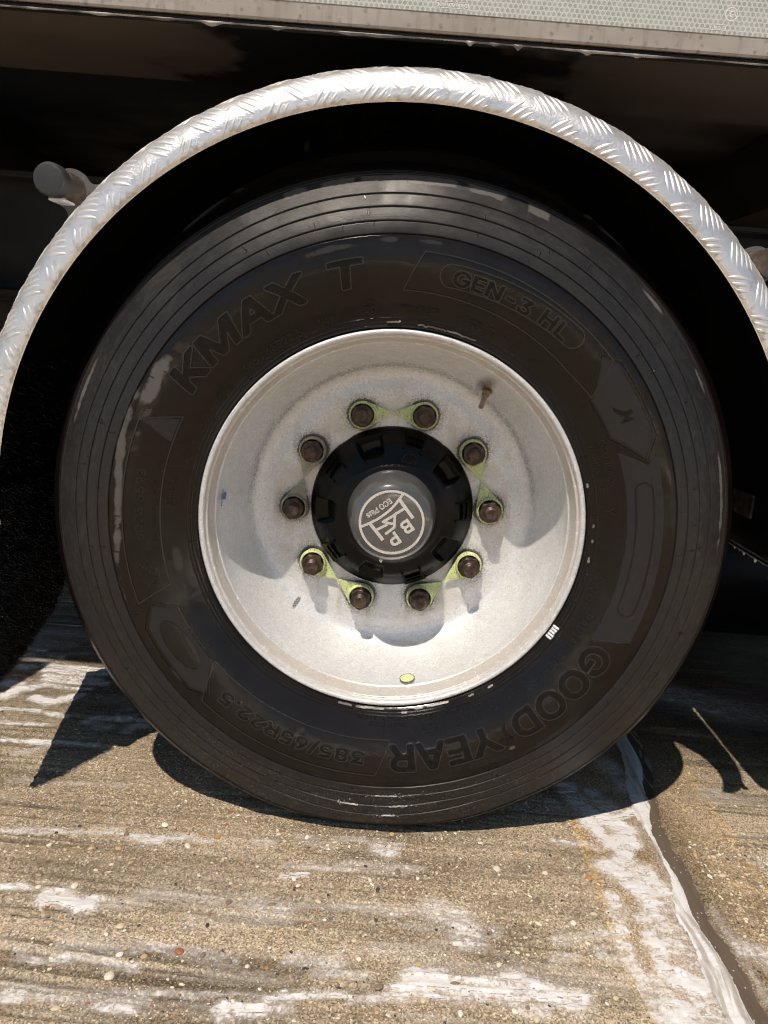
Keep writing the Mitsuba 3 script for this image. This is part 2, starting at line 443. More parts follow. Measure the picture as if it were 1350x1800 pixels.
def stream_color(p, n, uv):
    s = fbm(p.x * 130 + 2.5 * fbm(p.x * 14, p.y * 9, 0, 2), p.y * 11, 0, 4)
    c = mix((0.70, 0.695, 0.705), (0.40, 0.375, 0.355), smoothstep(0.46, 0.74, s))
    a, b, k = voronoi(p.x * 190, p.y * 190)
    return mix(c, (0.36, 0.34, 0.33), 0.6 * (1 - smoothstep(0.12, 0.24, a)) * smoothstep(0.72, 0.8, k))


for nm_, fn_, r_ in (('foam', suds_color, 0.32), ('foam_flow', stream_color, 0.16)):
    scene[nm_] = two(bumped(pbsdf(base_color=proc(fn_), roughness=r_, specular=0.5), lambda p, n, uv: fbm(p.x * 500, p.y * 500, p.z * 500, 2) + 1.5 * noise(p.x * 170, p.y * 90, p.z * 100), 0.0006, 4e-4))


def water_color(p, n, uv):
    s = fbm(p.x * 110 + 1.5 * noise(p.y * 14), p.y * 12, 0, 3)
    c = mix((0.095, 0.072, 0.054), (0.15, 0.122, 0.098), s)
    a, b, k = voronoi(p.x * 150, p.y * 90)
    c = mix(c, (0.5, 0.49, 0.48), 0.8 * (1 - smoothstep(0.10, 0.2, a)) * smoothstep(0.88, 0.9, k))
    return mix(c, (0.42, 0.40, 0.385), 0.8 * smoothstep(0.66, 0.76, s))


scene['muddy_water'] = two(pbsdf(base_color=proc(water_color), roughness=0.06, specular=0.5))
for i, c in enumerate([(0.62, 0.57, 0.46), (0.55, 0.47, 0.33), (0.40, 0.20, 0.07), (0.30, 0.11, 0.055), (0.20, 0.16, 0.12), (0.05, 0.045, 0.045), (0.46, 0.34, 0.17), (0.70, 0.66, 0.58)]):
    scene[f'stone_tone_{i}'] = pbsdf(base_color=c, roughness=0.5, specular=0.4)
# ------------------------------------------------------------------ the yard
def axis(lo, hi, step, far, mid=None):
    a = np.arange(lo, hi + 1e-9, step)
    out, s, v = [], step, a[-1]
    while v < far:
        s *= 1.22
        v += s
        out.append(v)
    back, s, v = [], step, a[0]
    while v > -far:
        s *= 1.22
        v -= s
        back.append(v)
    return np.r_[back[::-1], a, out]


GX = axis(-0.80, 0.86, 0.0023, 400.0)
_near = np.arange(-0.46, 0.16, 0.0023)
_mid = np.arange(0.16, 1.3, 0.005)
GY = axis(0, 0.001, 0.001, 400.0)
_lo, _hi, s = [], [], 0.0023
v = _near[0]
while v > -400:
    s *= 1.25; v -= s; _lo.append(v)
s, v = 0.005, _mid[-1]
while v < 400:
    s *= 1.25; v += s; _hi.append(v)
GY = np.r_[_lo[::-1], _near, _mid, _hi]
GXX, GYY = np.meshgrid(GX, GY, indexing='ij')
P0 = np.stack([GXX, GYY, 0 * GXX], -1)


def noise2(x, y, seed=0):
    x, y = np.asarray(x, np.float32), np.asarray(y, np.float32)
    ix, iy = np.floor(x).astype(np.int32), np.floor(y).astype(np.int32)
    tx, ty = x - ix, y - iy
    tx, ty = tx * tx * (3 - 2 * tx), ty * ty * (3 - 2 * ty)

    def h(a, b):
        k = (a.astype(np.uint32) * np.uint32(374761393) + b.astype(np.uint32) * np.uint32(668265263) + np.uint32(seed * 144665 + 11))
        k = (k ^ (k >> np.uint32(13))) * np.uint32(1274126177)
        return ((k ^ (k >> np.uint32(16))) & np.uint32(0xFFFFFF)).astype(np.float32) / np.float32(16777215.0)

    lo = h(ix, iy) * (1 - tx) + h(ix + 1, iy) * tx
    hi = h(ix, iy + 1) * (1 - tx) + h(ix + 1, iy + 1) * tx
    return lo * (1 - ty) + hi * ty


def fbm2(x, y, o=3, seed=0):
    rot = [(math.cos(0.45 + 0.7 * k), math.sin(0.45 + 0.7 * k)) for k in range(o)]
    return sum(0.5 ** (k + 1) * noise2((x * q - y * s_) * 2 ** k, (x * s_ + y * q) * 2 ** k, seed + k) for k, (q, s_) in enumerate(rot)) / (1 - 0.5 ** o)


def nfb(sx, sy, o=4, seed=0, dx=0.0):
    return fbm2(GXX * sx + dx, GYY * sy, o, seed)


near = np.exp(-np.maximum(0, np.hypot(np.maximum(np.abs(GXX) - 0.9, 0), np.maximum(np.abs(GYY - 0.3) - 1.0, 0))) * 4)
warp = (nfb(2, 2, 3, 5) - 0.5) * 0.030 + (nfb(14, 14, 2, 6) - 0.5) * 0.004
YW = GYY + warp + 0.02 * GXX
# broom marks run along the trailer; they fade towards the trowelled margins of the slabs
broom = fbm2(GXX * 2.2, YW * 105, 3, 11)
groove = np.clip((fbm2(GXX * 2.2, YW * 120, 2, 12) - 0.33) / 0.14, 0, 1)
lane = np.clip((GXX - 0.366) / 0.02, 0, 1) * np.clip((0.64 - GXX) / 0.02, 0, 1)
calm = 1 - 0.75 * lane
GZ = near * calm * ((broom - 0.5) * 0.0030 - (1 - groove) * 0.0022)
GZ += near * (noise2(GXX * 330, GYY * 330, 3) - 0.5) * 0.0009 + near * (noise2(GXX * 150, GYY * 150, 4) - 0.5) * 0.0008 + near * (nfb(6, 6, 3, 8) - 0.5) * 0.003


def line_x(pts):
    q = np.array(pts)[np.argsort(np.array(pts)[:, 1])]
    return lambda y: np.interp(y, q[:, 1], q[:, 0])


FOAM_R = line_x([(0.575, 0.9), (0.56, 0.45), (0.552, 0.288), (0.534, 0.201), (0.526, 0.15), (0.500, 0.044), (0.500, -0.012), (0.504, -0.067), (0.501, -0.107), (0.493, -0.148), (0.496, -0.175), (0.502, -0.199), (0.502, -0.234), (0.505, -0.263), (0.501, -0.295), (0.504, -0.338), (0.502, -0.39)])
FOAM_L = line_x([(0.545, 0.9), (0.53, 0.45), (0.515, 0.282), (0.496, 0.196), (0.487, 0.12), (0.484, 0.047), (0.488, -0.003), (0.489, -0.055), (0.484, -0.091), (0.477, -0.126), (0.468, -0.158), (0.468, -0.185), (0.470, -0.217), (0.469, -0.251), (0.466, -0.283), (0.469, -0.312), (0.464, -0.376)])
WATER_R = line_x([(0.61, 0.9), (0.595, 0.45), (0.575, 0.29), (0.550, 0.204), (0.530, 0.138), (0.524, 0.080), (0.526, 0.021), (0.528, -0.023), (0.530, -0.060), (0.525, -0.108), (0.521, -0.153), (0.523, -0.183), (0.526, -0.222), (0.528, -0.265), (0.527, -0.298), (0.527, -0.336), (0.524, -0.371)])
wob = (nfb(26, 26, 3, 21) - 0.5) * 0.010
fl, fr, wr = FOAM_L(GYY) + 0.002 + (nfb(22, 14, 3, 24) - 0.5) * 0.016, FOAM_R(GYY) + wob, WATER_R(GYY) + wob
# the joint between the slabs: a shallow rounded gutter that carries the water away
gut = np.clip(1 - np.abs(GXX - (fr + wr) / 2) / 0.026, 0, 1)
GZ -= near * 0.0062 * gut * gut * (3 - 2 * gut)
WATER_Z = -0.0036

FOAM = [  # (polyline on the ground in metres, half width, strength)
    ([(-0.585, -0.073), (-0.497, -0.067), (-0.443, -0.058), (-0.396, -0.06), (-0.344, -0.068), (-0.287, -0.054), (-0.254, -0.062)], 0.007, 0.62),
    ([(-0.395, -0.062), (-0.344, -0.071), (-0.287, -0.055)], 0.006, 0.8),
    ([(-0.524, -0.195), (-0.489, -0.193)], 0.007, 0.75),
    ([(-0.449, -0.21), (-0.43, -0.205), (-0.398, -0.222), (-0.384, -0.217)], 0.016, 0.95),
    ([(-0.384, -0.219), (-0.347, -0.215), (-0.303, -0.183), (-0.252, -0.19), (-0.202, -0.192), (-0.157, -0.184)], 0.013, 0.42),
    ([(-0.394, -0.29), (-0.336, -0.291), (-0.277, -0.285), (-0.205, -0.291), (-0.166, -0.3)], 0.009, 0.5),
    ([(-0.445, -0.314), (-0.413, -0.319), (-0.363, -0.309), (-0.327, -0.316), (-0.292, -0.318)], 0.008, 0.6),
    ([(-0.442, -0.359), (-0.347, -0.361), (-0.232, -0.357), (-0.128, -0.346)], 0.005, 0.55),
    ([(-0.43, -0.377), (-0.41, -0.376)], 0.012, 0.75),
    ([(-0.393, -0.374), (-0.342, -0.374)], 0.007, 0.65),
    ([(-0.325, -0.376), (-0.265, -0.371)], 0.012, 0.6),
    ([(-0.306, -0.384), (-0.275, -0.383)], 0.008, 0.7),
    ([(-0.166, -0.377), (-0.124, -0.367)], 0.012, 0.85),
    ([(-0.239, -0.237), (-0.151, -0.217)], 0.016, 0.3),
    ([(-0.179, -0.056), (-0.158, -0.054)], 0.01, 0.5),
    ([(-0.11, -0.038), (-0.063, -0.052)], 0.012, 0.4),
    ([(-0.058, -0.037), (-0.008, -0.027), (0.017, -0.038), (0.061, -0.035)], 0.007, 0.5),
    ([(0.018, -0.048), (0.033, -0.055)], 0.02, 0.75),
    ([(-0.115, -0.102), (-0.052, -0.104), (-0.005, -0.096), (0.037, -0.093), (0.081, -0.091)], 0.01, 0.5),
    ([(-0.125, -0.132), (-0.091, -0.126)], 0.006, 0.9),
    ([(-0.155, -0.195), (-0.137, -0.201), (-0.112, -0.202)], 0.015, 0.6),
    ([(-0.149, -0.224), (-0.114, -0.213)], 0.012, 0.4),
    ([(-0.092, -0.192), (-0.018, -0.185), (0.021, -0.187), (0.092, -0.189)], 0.01, 0.5),
    ([(0.107, -0.18), (0.136, -0.192), (0.153, -0.219), (0.144, -0.231)], 0.024, 0.66),
    ([(0.183, -0.213), (0.194, -0.212)], 0.012, 0.4),
    ([(0.022, -0.26), (0.116, -0.247)], 0.01, 0.4),
    ([(-0.093, -0.289), (-0.023, -0.287)], 0.011, 0.6),
    ([(-0.051, -0.305), (0.004, -0.308)], 0.01, 0.65),
    ([(0.053, -0.326), (0.083, -0.296), (0.103, -0.3)], 0.018, 0.92),
    ([(0.083, -0.302), (0.102, -0.309), (0.132, -0.313), (0.161, -0.313), (0.199, -0.308)], 0.024, 0.8),
    ([(0.053, -0.329), (0.111, -0.326), (0.147, -0.326)], 0.01, 0.8),
    ([(-0.118, -0.351), (-0.014, -0.34)], 0.007, 0.85),
    ([(-0.009, -0.345), (0.048, -0.335)], 0.007, 0.75),
    ([(-0.124, -0.367), (-0.087, -0.366)], 0.012, 0.6),
    ([(0.114, -0.284), (0.176, -0.29)], 0.012, 0.35),
    ([(0.201, -0.294), (0.214, -0.302), (0.242, -0.315), (0.277, -0.322)], 0.022, 0.88),
    ([(0.274, -0.219), (0.316, -0.213), (0.343, -0.202), (0.367, -0.195)], 0.008, 0.6),
    ([(0.338, -0.201), (0.366, -0.198)], 0.012, 0.75),
    ([(0.333, -0.24), (0.347, -0.245)], 0.011, 0.6),
    ([(0.267, -0.255), (0.289, -0.249)], 0.011, 0.5),
    ([(0.278, -0.271), (0.286, -0.272)], 0.008, 0.45),
    ([(0.194, -0.336), (0.217, -0.343), (0.237, -0.343)], 0.01, 0.6),
    ([(0.391, 0.069), (0.399, 0.037), (0.414, 0.008), (0.432, -0.019)], 0.016, 0.95),
    ([(0.427, 0.079), (0.447, 0.054), (0.444, 0.022)], 0.026, 0.95),
    ([(0.452, 0.093), (0.48, 0.108)], 0.012, 0.85),
    ([(0.317, 0.004), (0.342, 0.002), (0.369, 0.008), (0.388, -0.007)], 0.007, 0.7),
    ([(0.392, -0.052), (0.409, -0.069), (0.425, -0.093), (0.439, -0.126)], 0.02, 0.95),
    ([(0.413, -0.041), (0.446, -0.056), (0.46, -0.09), (0.471, -0.11)], 0.02, 0.82),
    ([(0.441, -0.092), (0.468, -0.118), (0.462, -0.143)], 0.022, 0.6),
    ([(0.424, -0.163), (0.438, -0.154), (0.445, -0.183), (0.44, -0.213)], 0.02, 0.72),
    ([(0.414, -0.194), (0.414, -0.243), (0.421, -0.274)], 0.014, 0.8),
    ([(0.448, -0.176), (0.454, -0.218), (0.458, -0.252), (0.456, -0.284)], 0.035, 0.52),
    ([(0.422, -0.271), (0.437, -0.279), (0.445, -0.285)], 0.022, 0.97),
    ([(0.445, -0.285), (0.456, -0.308), (0.469, -0.341)], 0.03, 0.75),
    ([(0.408, -0.332), (0.422, -0.345)], 0.03, 0.8),
    ([(0.379, -0.119), (0.377, -0.167), (0.37, -0.212)], 0.012, 0.72),
    ([(0.371, -0.219), (0.374, -0.253), (0.377, -0.291), (0.382, -0.323), (0.388, -0.348)], 0.015, 0.7),
    ([(0.394, -0.15), (0.396, -0.169)], 0.009, 0.5),
    ([(0.4, -0.276), (0.4, -0.307), (0.398, -0.324)], 0.012, 0.7),
    ([(0.542, -0.21), (0.562, -0.218), (0.571, -0.228)], 0.022, 0.6),
    ([(0.523, -0.246), (0.53, -0.264), (0.537, -0.295)], 0.014, 0.55),
    ([(0.528, -0.137), (0.529, -0.167), (0.534, -0.221)], 0.01, 0.4),
    ([(-0.778, 0.533), (-0.72, 0.531), (-0.645, 0.529)], 0.012, 0.85),
    ([(-0.766, 0.505), (-0.709, 0.503), (-0.635, 0.502)], 0.012, 0.85),
    ([(-0.754, 0.479), (-0.698, 0.477), (-0.626, 0.476)], 0.012, 0.85),
    ([(-0.746, 0.461), (-0.69, 0.459), (-0.619, 0.458)], 0.012, 0.85),
    ([(-0.874, 0.502), (-0.809, 0.514)], 0.016, 0.8),
    ([(-0.846, 0.46), (-0.815, 0.469)], 0.008, 0.6),
    ([(-0.835, 0.425), (-0.802, 0.423)], 0.02, 0.8),
    ([(-0.8, 0.367), (-0.781, 0.398), (-0.758, 0.423)], 0.018, 1),
    ([(-0.744, 0.433), (-0.693, 0.427), (-0.64, 0.429)], 0.01, 0.75),
    ([(-0.733, 0.368), (-0.692, 0.352), (-0.671, 0.375), (-0.645, 0.393)], 0.014, 1),
    ([(-0.78, 0.315), (-0.736, 0.317), (-0.694, 0.316)], 0.009, 1),
    ([(-0.676, 0.308), (-0.63, 0.298)], 0.007, 0.75),
    ([(-0.75, 0.256), (-0.695, 0.26), (-0.656, 0.262)], 0.006, 0.8),
    ([(-0.72, 0.196), (-0.637, 0.196), (-0.531, 0.199)], 0.006, 0.95),
    ([(-0.666, 0.152), (-0.621, 0.184)], 0.009, 0.5),
    ([(-0.584, 0.286), (-0.551, 0.307), (-0.511, 0.31), (-0.47, 0.295)], 0.016, 0.8),
    ([(-0.552, 0.262), (-0.532, 0.271)], 0.014, 0.7),
    ([(-0.496, 0.267), (-0.487, 0.283)], 0.016, 0.75),
    ([(-0.536, 0.35), (-0.515, 0.351)], 0.008, 0.6),
    ([(-0.595, 0.394), (-0.549, 0.395)], 0.014, 0.4),
    ([(-0.872, 0.626), (-0.824, 0.613)], 0.012, 0.7),
    ([(-0.863, 0.57), (-0.838, 0.575)], 0.014, 0.7),
    ([(-0.823, 0.565), (-0.768, 0.579)], 0.014, 0.7),
    ([(-0.883, 0.665), (-0.814, 0.655), (-0.781, 0.653)], 0.03, 0.5),
    ([(-0.909, 0.704), (-0.84, 0.733), (-0.778, 0.725)], 0.03, 0.45),
    ([(-0.794, 0.592), (-0.713, 0.616)], 0.012, 0.5),
    ([(-0.634, 0.065), (-0.554, 0.067), (-0.431, 0.074)], 0.006, 0.35),
    ([(0.372, 0.176), (0.392, 0.123), (0.406, 0.072)], 0.022, 0.75),
    ([(0.422, 0.154), (0.442, 0.111)], 0.02, 0.7),
    ([(0.333, 0.115), (0.356, 0.1)], 0.014, 0.5),
    ([(0.475, 0.272), (0.493, 0.232), (0.495, 0.182)], 0.024, 0.6),
    ([(0.649, 0.193), (0.686, 0.188)], 0.018, 0.4),
    ([(0.743, 0.629), (0.847, 0.569), (0.944, 0.57)], 0.075, 0.7),
]

wx = GXX + (nfb(40, 60, 3, 31) - 0.5) * 0.020 + (nfb(140, 160, 2, 33) - 0.5) * 0.006
wy = GYY + (nfb(28, 70, 3, 32) - 0.5) * 0.016 + (nfb(120, 200, 2, 34) - 0.5) * 0.006
film = np.zeros_like(GXX)
for pts, w, st in FOAM:
    q = np.array(pts)
    if len(q) == 1:
        q = np.vstack([q, q])
    lo, hi = q.min(0) - 2.5 * w - 0.02, q.max(0) + 2.5 * w + 0.02
    ix = np.nonzero((GX > lo[0]) & (GX < hi[0]))[0]
    iy = np.nonzero((GY > lo[1]) & (GY < hi[1]))[0]
    if not len(ix) or not len(iy):
        continue
    sl = (slice(ix[0], ix[-1] + 1), slice(iy[0], iy[-1] + 1))
    X, Y = wx[sl], wy[sl]
    best = np.full(X.shape, 9.0)
    for a, b in zip(q[:-1], q[1:]):
        d = b - a
        t = np.clip(((X - a[0]) * d[0] + (Y - a[1]) * d[1]) / max(d @ d, 1e-9), 0, 1)
        best = np.minimum(best, np.hypot(X - a[0] - t * d[0], Y - a[1] - t * d[1]))
    m = st * np.clip((1.5 - best / w) / 0.9, 0, 1)
    film[sl] = np.maximum(film[sl], m)
# thin left-over suds along the broom marks
left = np.clip((fbm2(GXX * 7 + 3, YW * 60, 4, 41) - 0.56) / 0.14, 0, 1) * np.clip((nfb(3.2, 5, 3, 42) - 0.40) / 0.2, 0, 1)
film = np.maximum(film * 0.93, 0.30 * left * near * (1 - 0.6 * lane))
ragged = fbm2(GXX * 40, YW * 150, 4, 43)
fine_l = fbm2(GXX * 45, YW * 260, 3, 45)
film = np.clip(film * (0.38 + 0.72 * ragged + 0.34 * fine_l), 0, 1) * near
film = np.where(film > 0.9, 0.9 + (film - 0.9) * 0.5, film)
film = np.maximum(film, near * 0.62 * np.clip((GXX - fl + 0.035 + 0.05 * (nfb(20, 12, 3, 44) - 0.5)) / 0.035, 0, 1) * (GXX < fl + 0.004) * np.clip((0.12 - GYY) / 0.3 + 0.4, 0, 1) * (0.35 + 0.9 * ragged))
stream = np.clip((GXX - fl) / 0.006 + 0.5, 0, 1) * np.clip((fr - GXX) / 0.003 + 0.5, 0, 1) * (GYY > -0.9) * (GYY < 1.3)
inwater = np.clip((GXX - fr) / 0.003 + 0.5, 0, 1) * np.clip((wr + 0.004 - GXX) / 0.003 + 0.5, 0, 1)
film = np.where(inwater > 0.4, np.minimum(film, 0.12), film)
wet = 0.75 * np.clip(1 - np.abs(GXX - 0.525) / (0.07 + 0.05 * (nfb(9, 9, 3, 51) - 0.5)), 0, 1) ** 0.6
wet = np.maximum(wet, 0.85 * np.clip((GYY + 0.10 * (nfb(8, 8, 3, 52) - 0.5) - 0.10) / 0.35, 0, 1) * np.clip((nfb(5, 22, 4, 53) - 0.18) / 0.22, 0, 1))
wet = np.maximum(wet, 0.40 * np.clip((nfb(4, 16, 4, 54) - 0.47) / 0.15, 0, 1))
wet = np.maximum(wet, 0.62 * (1 - groove) * calm * np.clip((nfb(2.5, 4, 2, 55) - 0.3) / 0.3, 0.3, 1) * 1.3) * near
nx, ny = GXX.shape
gv = np.stack([GXX, GYY, GZ], -1)
thick = np.maximum(np.clip((film - 0.66) / 0.34, 0, 1) * 0.75, stream)
film_uv = np.maximum(film, stream * 0.9)
gf = grid_faces(nx, ny)
add('concrete_yard', trimesh.Trimesh(gv.reshape(-1, 3), gf, process=False), 'concrete', smooth=True, uv=np.stack([film_uv.ravel(), wet.ravel()], 1),
    label='wet brushed concrete yard with exposed pebbles and streaks of soap suds', kind='structure')
# suds that stand above the ground
bub = np.clip(1 - np.abs(noise2(GXX * 120, GYY * 120, 61) - 0.5) * 5, 0, 1)
rise = np.minimum(thick * 6, 1) * 0.0016 + thick * 0.0020 * (0.4 + 0.9 * fbm2(GXX * 60, GYY * 90, 4, 62)) + 0.0012 * (fbm2(GXX * 190, GYY * 190, 3, 63) - 0.5) * np.minimum(thick * 4, 1)
for hx, hy, hr in ((0.487, -0.186, 0.0055), (0.431, -0.262, 0.006), (0.437, -0.270, 0.004), (0.455, -0.245, 0.0022), (0.452, -0.13, 0.0022), (0.43, -0.098, 0.002), (0.44, 0.03, 0.002), (0.425, 0.02, 0.0015), (0.482, -0.30, 0.002), (0.49, -0.27, 0.0018)):
    d = np.hypot(GXX - hx, GYY - hy) / hr          # burst bubbles: a raised rim round a hole
    rise = np.where(thick > 0.05, rise * np.clip((d - 0.55) / 0.3, 0, 1) + 0.0022 * np.exp(-((d - 1.25) / 0.35) ** 2), rise)
hf = thick.ravel()[gf].min(1) > 0.03
fz = np.maximum(GZ, np.where(stream > 0.3, -0.0046, -9)) + rise - 0.0006
fv = np.stack([GXX, GYY, fz], -1).reshape(-1, 3)
sf = (stream.ravel()[gf].max(1) > 0.5) & hf
for key, sel, lab in (('foam_stream', sf, 'thick band of white foam running along the wet gutter joint'), ('soap_suds', hf & ~sf, 'scattered patches and streaks of white suds drying on the concrete')):
    m = trimesh.Trimesh(fv, gf[sel], process=False)
    m.remove_unreferenced_vertices()
    add(key, m, 'foam_flow' if key == 'foam_stream' else 'foam', smooth=True, label=lab, kind='stuff')
# the water in the gutter
wyv = np.linspace(-0.6, 0.95, 260)
wa, wb = FOAM_R(wyv) - 0.012, WATER_R(wyv) + 0.012
wv = np.stack([np.linspace(wa, wb, 9).T, np.repeat(wyv[:, None], 9, 1), WATER_Z + 0.0009 * (meshkit.fbm(np.stack([np.linspace(wa, wb, 9).T * 60, np.repeat(wyv[:, None], 9, 1) * 25, np.zeros((260, 9))], -1), 2, 5) - 0.5)], -1)
add('gutter_water', trimesh.Trimesh(wv.reshape(-1, 3), grid_faces(260, 9)[:, ::-1], process=False), 'muddy_water', smooth=True, label='narrow run of muddy brown water beside the foam in the joint', kind='stuff')


def ground_z(x, y):
    i = np.clip(np.searchsorted(GX, x), 0, nx - 1)
    j = np.clip(np.searchsorted(GY, y), 0, ny - 1)
    return GZ[i, j]


def stone(size, k):
    m = trimesh.creation.icosphere(1 if size > 0.003 else 0, size)
    g = np.random.default_rng(k)
    v = m.vertices
    v = v * (1 + 0.45 * (meshkit.noise(v / size * 1.1 + g.uniform(0, 50, 3), k) - 0.5)[:, None])
    v = v * [1.0, g.uniform(0.5, 0.9), g.uniform(0.28, 0.45)]
    a = g.uniform(0, 6.28)
    c, s_ = math.cos(a), math.sin(a)
    m.vertices = v @ np.array([[c, s_, 0], [-s_, c, 0], [0, 0, 1]])
    return m


big_spots = [(p[0], p[1]) for p in rng.uniform([-0.5, -0.40], [0.36, 0.0], (130, 2))] + [(p[0], p[1]) for p in rng.uniform([0.55, -0.14], [0.66, 0.02], (26, 2))]
for k, (x, y) in enumerate(big_spots):                      # the larger stones, one by one
    sz = 0.0032 + 0.0040 * rng.random() ** 2
    m = stone(sz, 1000 + k)
    m.apply_translation((x, y, ground_z(x, y) + 0.06 * sz))
    tone = int(rng.choice([0, 0, 7, 1, 2, 4, 4, 6, 7, 0, 1, 6, 1, 3, 4, 0, 5, 7]))
    add('concrete_yard__pebble', m, f'stone_tone_{tone}', smooth=50)
groups = {}
for k in range(6600):                                       # the fine aggregate
    if k < 5700:
        x, y = rng.uniform(-0.62, 0.70), rng.uniform(-0.42, 0.30)
        if 0.45 < x < 0.535 or (0.37 < x < 0.63 and rng.random() < 0.7):
            continue
    elif k < 6200:
        x, y = rng.uniform(0.55, 0.68), rng.uniform(-0.20, 0.03)
    else:
        x, y = rng.uniform(-0.95, -0.4), rng.uniform(0.1, 0.6)
    sz = 0.0011 + 0.0021 * rng.random() ** 2.2
    m = stone(sz, k)
    m.apply_translation((x, y, ground_z(x, y) + 0.15 * sz))
    groups.setdefault(int(rng.choice([0, 0, 0, 0, 7, 7, 7, 1, 1, 1, 6, 6, 4, 4, 2, 3, 5])), []).append(m)
for tone, ms in sorted(groups.items()):
    add('concrete_yard__gravel', cat(ms), f'stone_tone_{tone}', smooth=True, kind='stuff')

# ------------------------------------------------------------------ the trailer: body, frame
TR = 'semi_trailer'
RY, RZ = 0.045, 0.0163           # where the rail hangs
add(TR + '__side_panel', cat(box(-4.2, 8.5, -0.0405, -0.0225, 1.270, 3.9), box(-4.2, 8.5, 2.4375, 2.4555, 1.26, 3.9), box(-4.2, -4.18, -0.0675, 2.4375, 1.26, 3.9), box(8.48, 8.5, -0.0675, 2.4375, 1.26, 3.9), box(-4.2, 8.5, -0.0675, 2.4375, 3.88, 3.9)), 'body_white')
rail_prof = [(-0.0790, 1.1830), (-0.0885, 1.1815), (-0.0902, 1.1840), (-0.0900, 1.2600), (-0.0880, 1.2620), (-0.0400, 1.2620), (-0.0400, 1.2040), (-0.0790, 1.2040)]
rail = extrude(Polygon(rail_prof), 12.7)
rail.apply_transform(np.array([[0, 0, 1, -4.2], [1, 0, 0, RY], [0, 1, 0, RZ], [0, 0, 0, 1.0]]))
add(TR + '__side_rail', rail, 'rail_paint', smooth=30, label='beige painted side rail dotted with dirt')
lip = extrude(Polygon([(-0.0785, 1.1835), (-0.0850, 1.1795), (-0.0862, 1.1765), (-0.0830, 1.1750), (-0.0600, 1.1790), (-0.0600, 1.1985), (-0.0785, 1.1985)]), 12.7)
lip.apply_transform(np.array([[0, 0, 1, -4.2], [1, 0, 0, RY], [0, 1, 0, RZ], [0, 0, 0, 1.0]]))
add(TR + '__rail_lip', lip, 'dark_steel', smooth=30)
tp = sbox(-0.052, 0, 8.0, 0.051)
tape = extrude(tp, 0.0008)
tape.apply_transform(np.array([[1, 0, 0, 0], [0, 0, 1, -0.0911 + RY], [0, 1, 0, 1.2047 + RZ], [0, 0, 0, 1.0]]))
tape.apply_translation((-0.31, 0, 0))
add(TR + '__reflective_tape', tape, 'prism_tape', label='pale grey-green prismatic reflective tape on the rail')


def flat_text(text, x, z, h, y, bsdf, key, bold=False, frame=False):
    s = text_shape(text, h, bold)
    s = affinity.translate(s, x * 1.0424, z + RZ)
    if frame:
        b = sbox(*s.bounds).buffer(h * 0.35, join_style='mitre')
        s = s.union(b.boundary.buffer(h * 0.06))
    m = extrude(s, 0.0004)
    m.apply_transform(np.array([[1, 0, 0, 0], [0, 0, 1, y + RY], [0, 1, 0, 0], [0, 0, 0, 1.0]]))
    m.invert()
    add(key, m, bsdf)


flat_text('104R 00 0001', 0.004, 1.2118, 0.0042, -0.0916, 'white_print', TR + '__reflective_tape__lettering', frame=True)
flat_text('E', 0.3640, 1.2250, 0.0066, -0.0916, 'white_print', TR + '__reflective_tape__approval_mark')
rg = Point(0.3817, 1.2283 + RZ).buffer(0.0075, 32).boundary.buffer(0.0005)
m = extrude(rg, 0.0004)
m.apply_transform(np.array([[1, 0, 0, 0], [0, 0, 1, -0.0916 + RY], [0, 1, 0, 0], [0, 0, 0, 1.0]]))
add(TR + '__reflective_tape__approval_mark', m, 'white_print')
flat_text('Class C', 0.344, 1.2105, 0.0035, -0.0916, 'white_print', TR + '__reflective_tape__lettering', frame=True)

add(TR + '__rail_underside', box(-4.18, 8.48, -0.0145, 0.304, 1.2160, 1.2200), 'underside', label='brown dusty underside of the rail with a long wet patch')
add(TR + '__floor', box(-4.18, 8.48, 0.3045, 2.43, 1.269, 1.292), 'floor_sheet')
add(TR + '__floor__riser', box(-4.18, 8.48, 0.3000, 0.3040, 1.2205, 1.2780), 'floor_sheet')
for y0 in (0.62, 1.60):
    add(TR + '__chassis_beam', cat(rbox(-4.1, 8.4, y0 - 0.07, y0 + 0.07, 0.838, 0.854, 0.003), box(-4.1, 8.4, y0 - 0.006, y0 + 0.006, 0.854, 1.080), rbox(-4.1, 8.4, y0 - 0.07, y0 + 0.07, 1.080, 1.094, 0.003)), 'dark_steel')
for x in np.arange(-3.8, 8.2, 0.9):
    add(TR + '__cross_member', cat(box(x, x + 0.008, 0.30, 2.35, 1.12, 1.2685)), 'dark_steel')
add(TR + '__axle_beam', tube((0, 0.30, A), (0, 2.06, A), 0.065), 'dark_steel', smooth=40)
tk_ = trimesh.creation.revolve([(0, 0), (0.12, 0.004), (0.185, 0.03), (0.20, 0.07), (0.20, 1.03), (0.185, 1.07), (0.12, 1.096), (0, 1.10)], sections=48)
tk_.apply_transform(trimesh.geometry.align_vectors([0, 0, 1], [1, 0, 0]))
tk_.apply_translation((0.42, 1.02, 0.245))
add(TR + '__added_dark_drum', tk_, 'black_liner', smooth=35)  # added dark drum, stands in for the blackness under the trailer
# far side: an added dark skirt that shuts out daylight under the trailer
add(TR + '__far_light_block', box(-4.1, 8.4, 2.405, 2.420, 0.36, 1.249), 'dark_steel')
add(TR + '__shadow_plate', cat(trimesh.convex.convex_hull(np.array([(x, y, z) for y in (-0.05, -0.03) for x, z in ((-2.4, 0.55), (-2.4, 1.15), (-1.018, 1.15), (-0.965, 0.60))]))), 'dark_steel')  # unseen plate, shaped to cast the ground shadow at the left

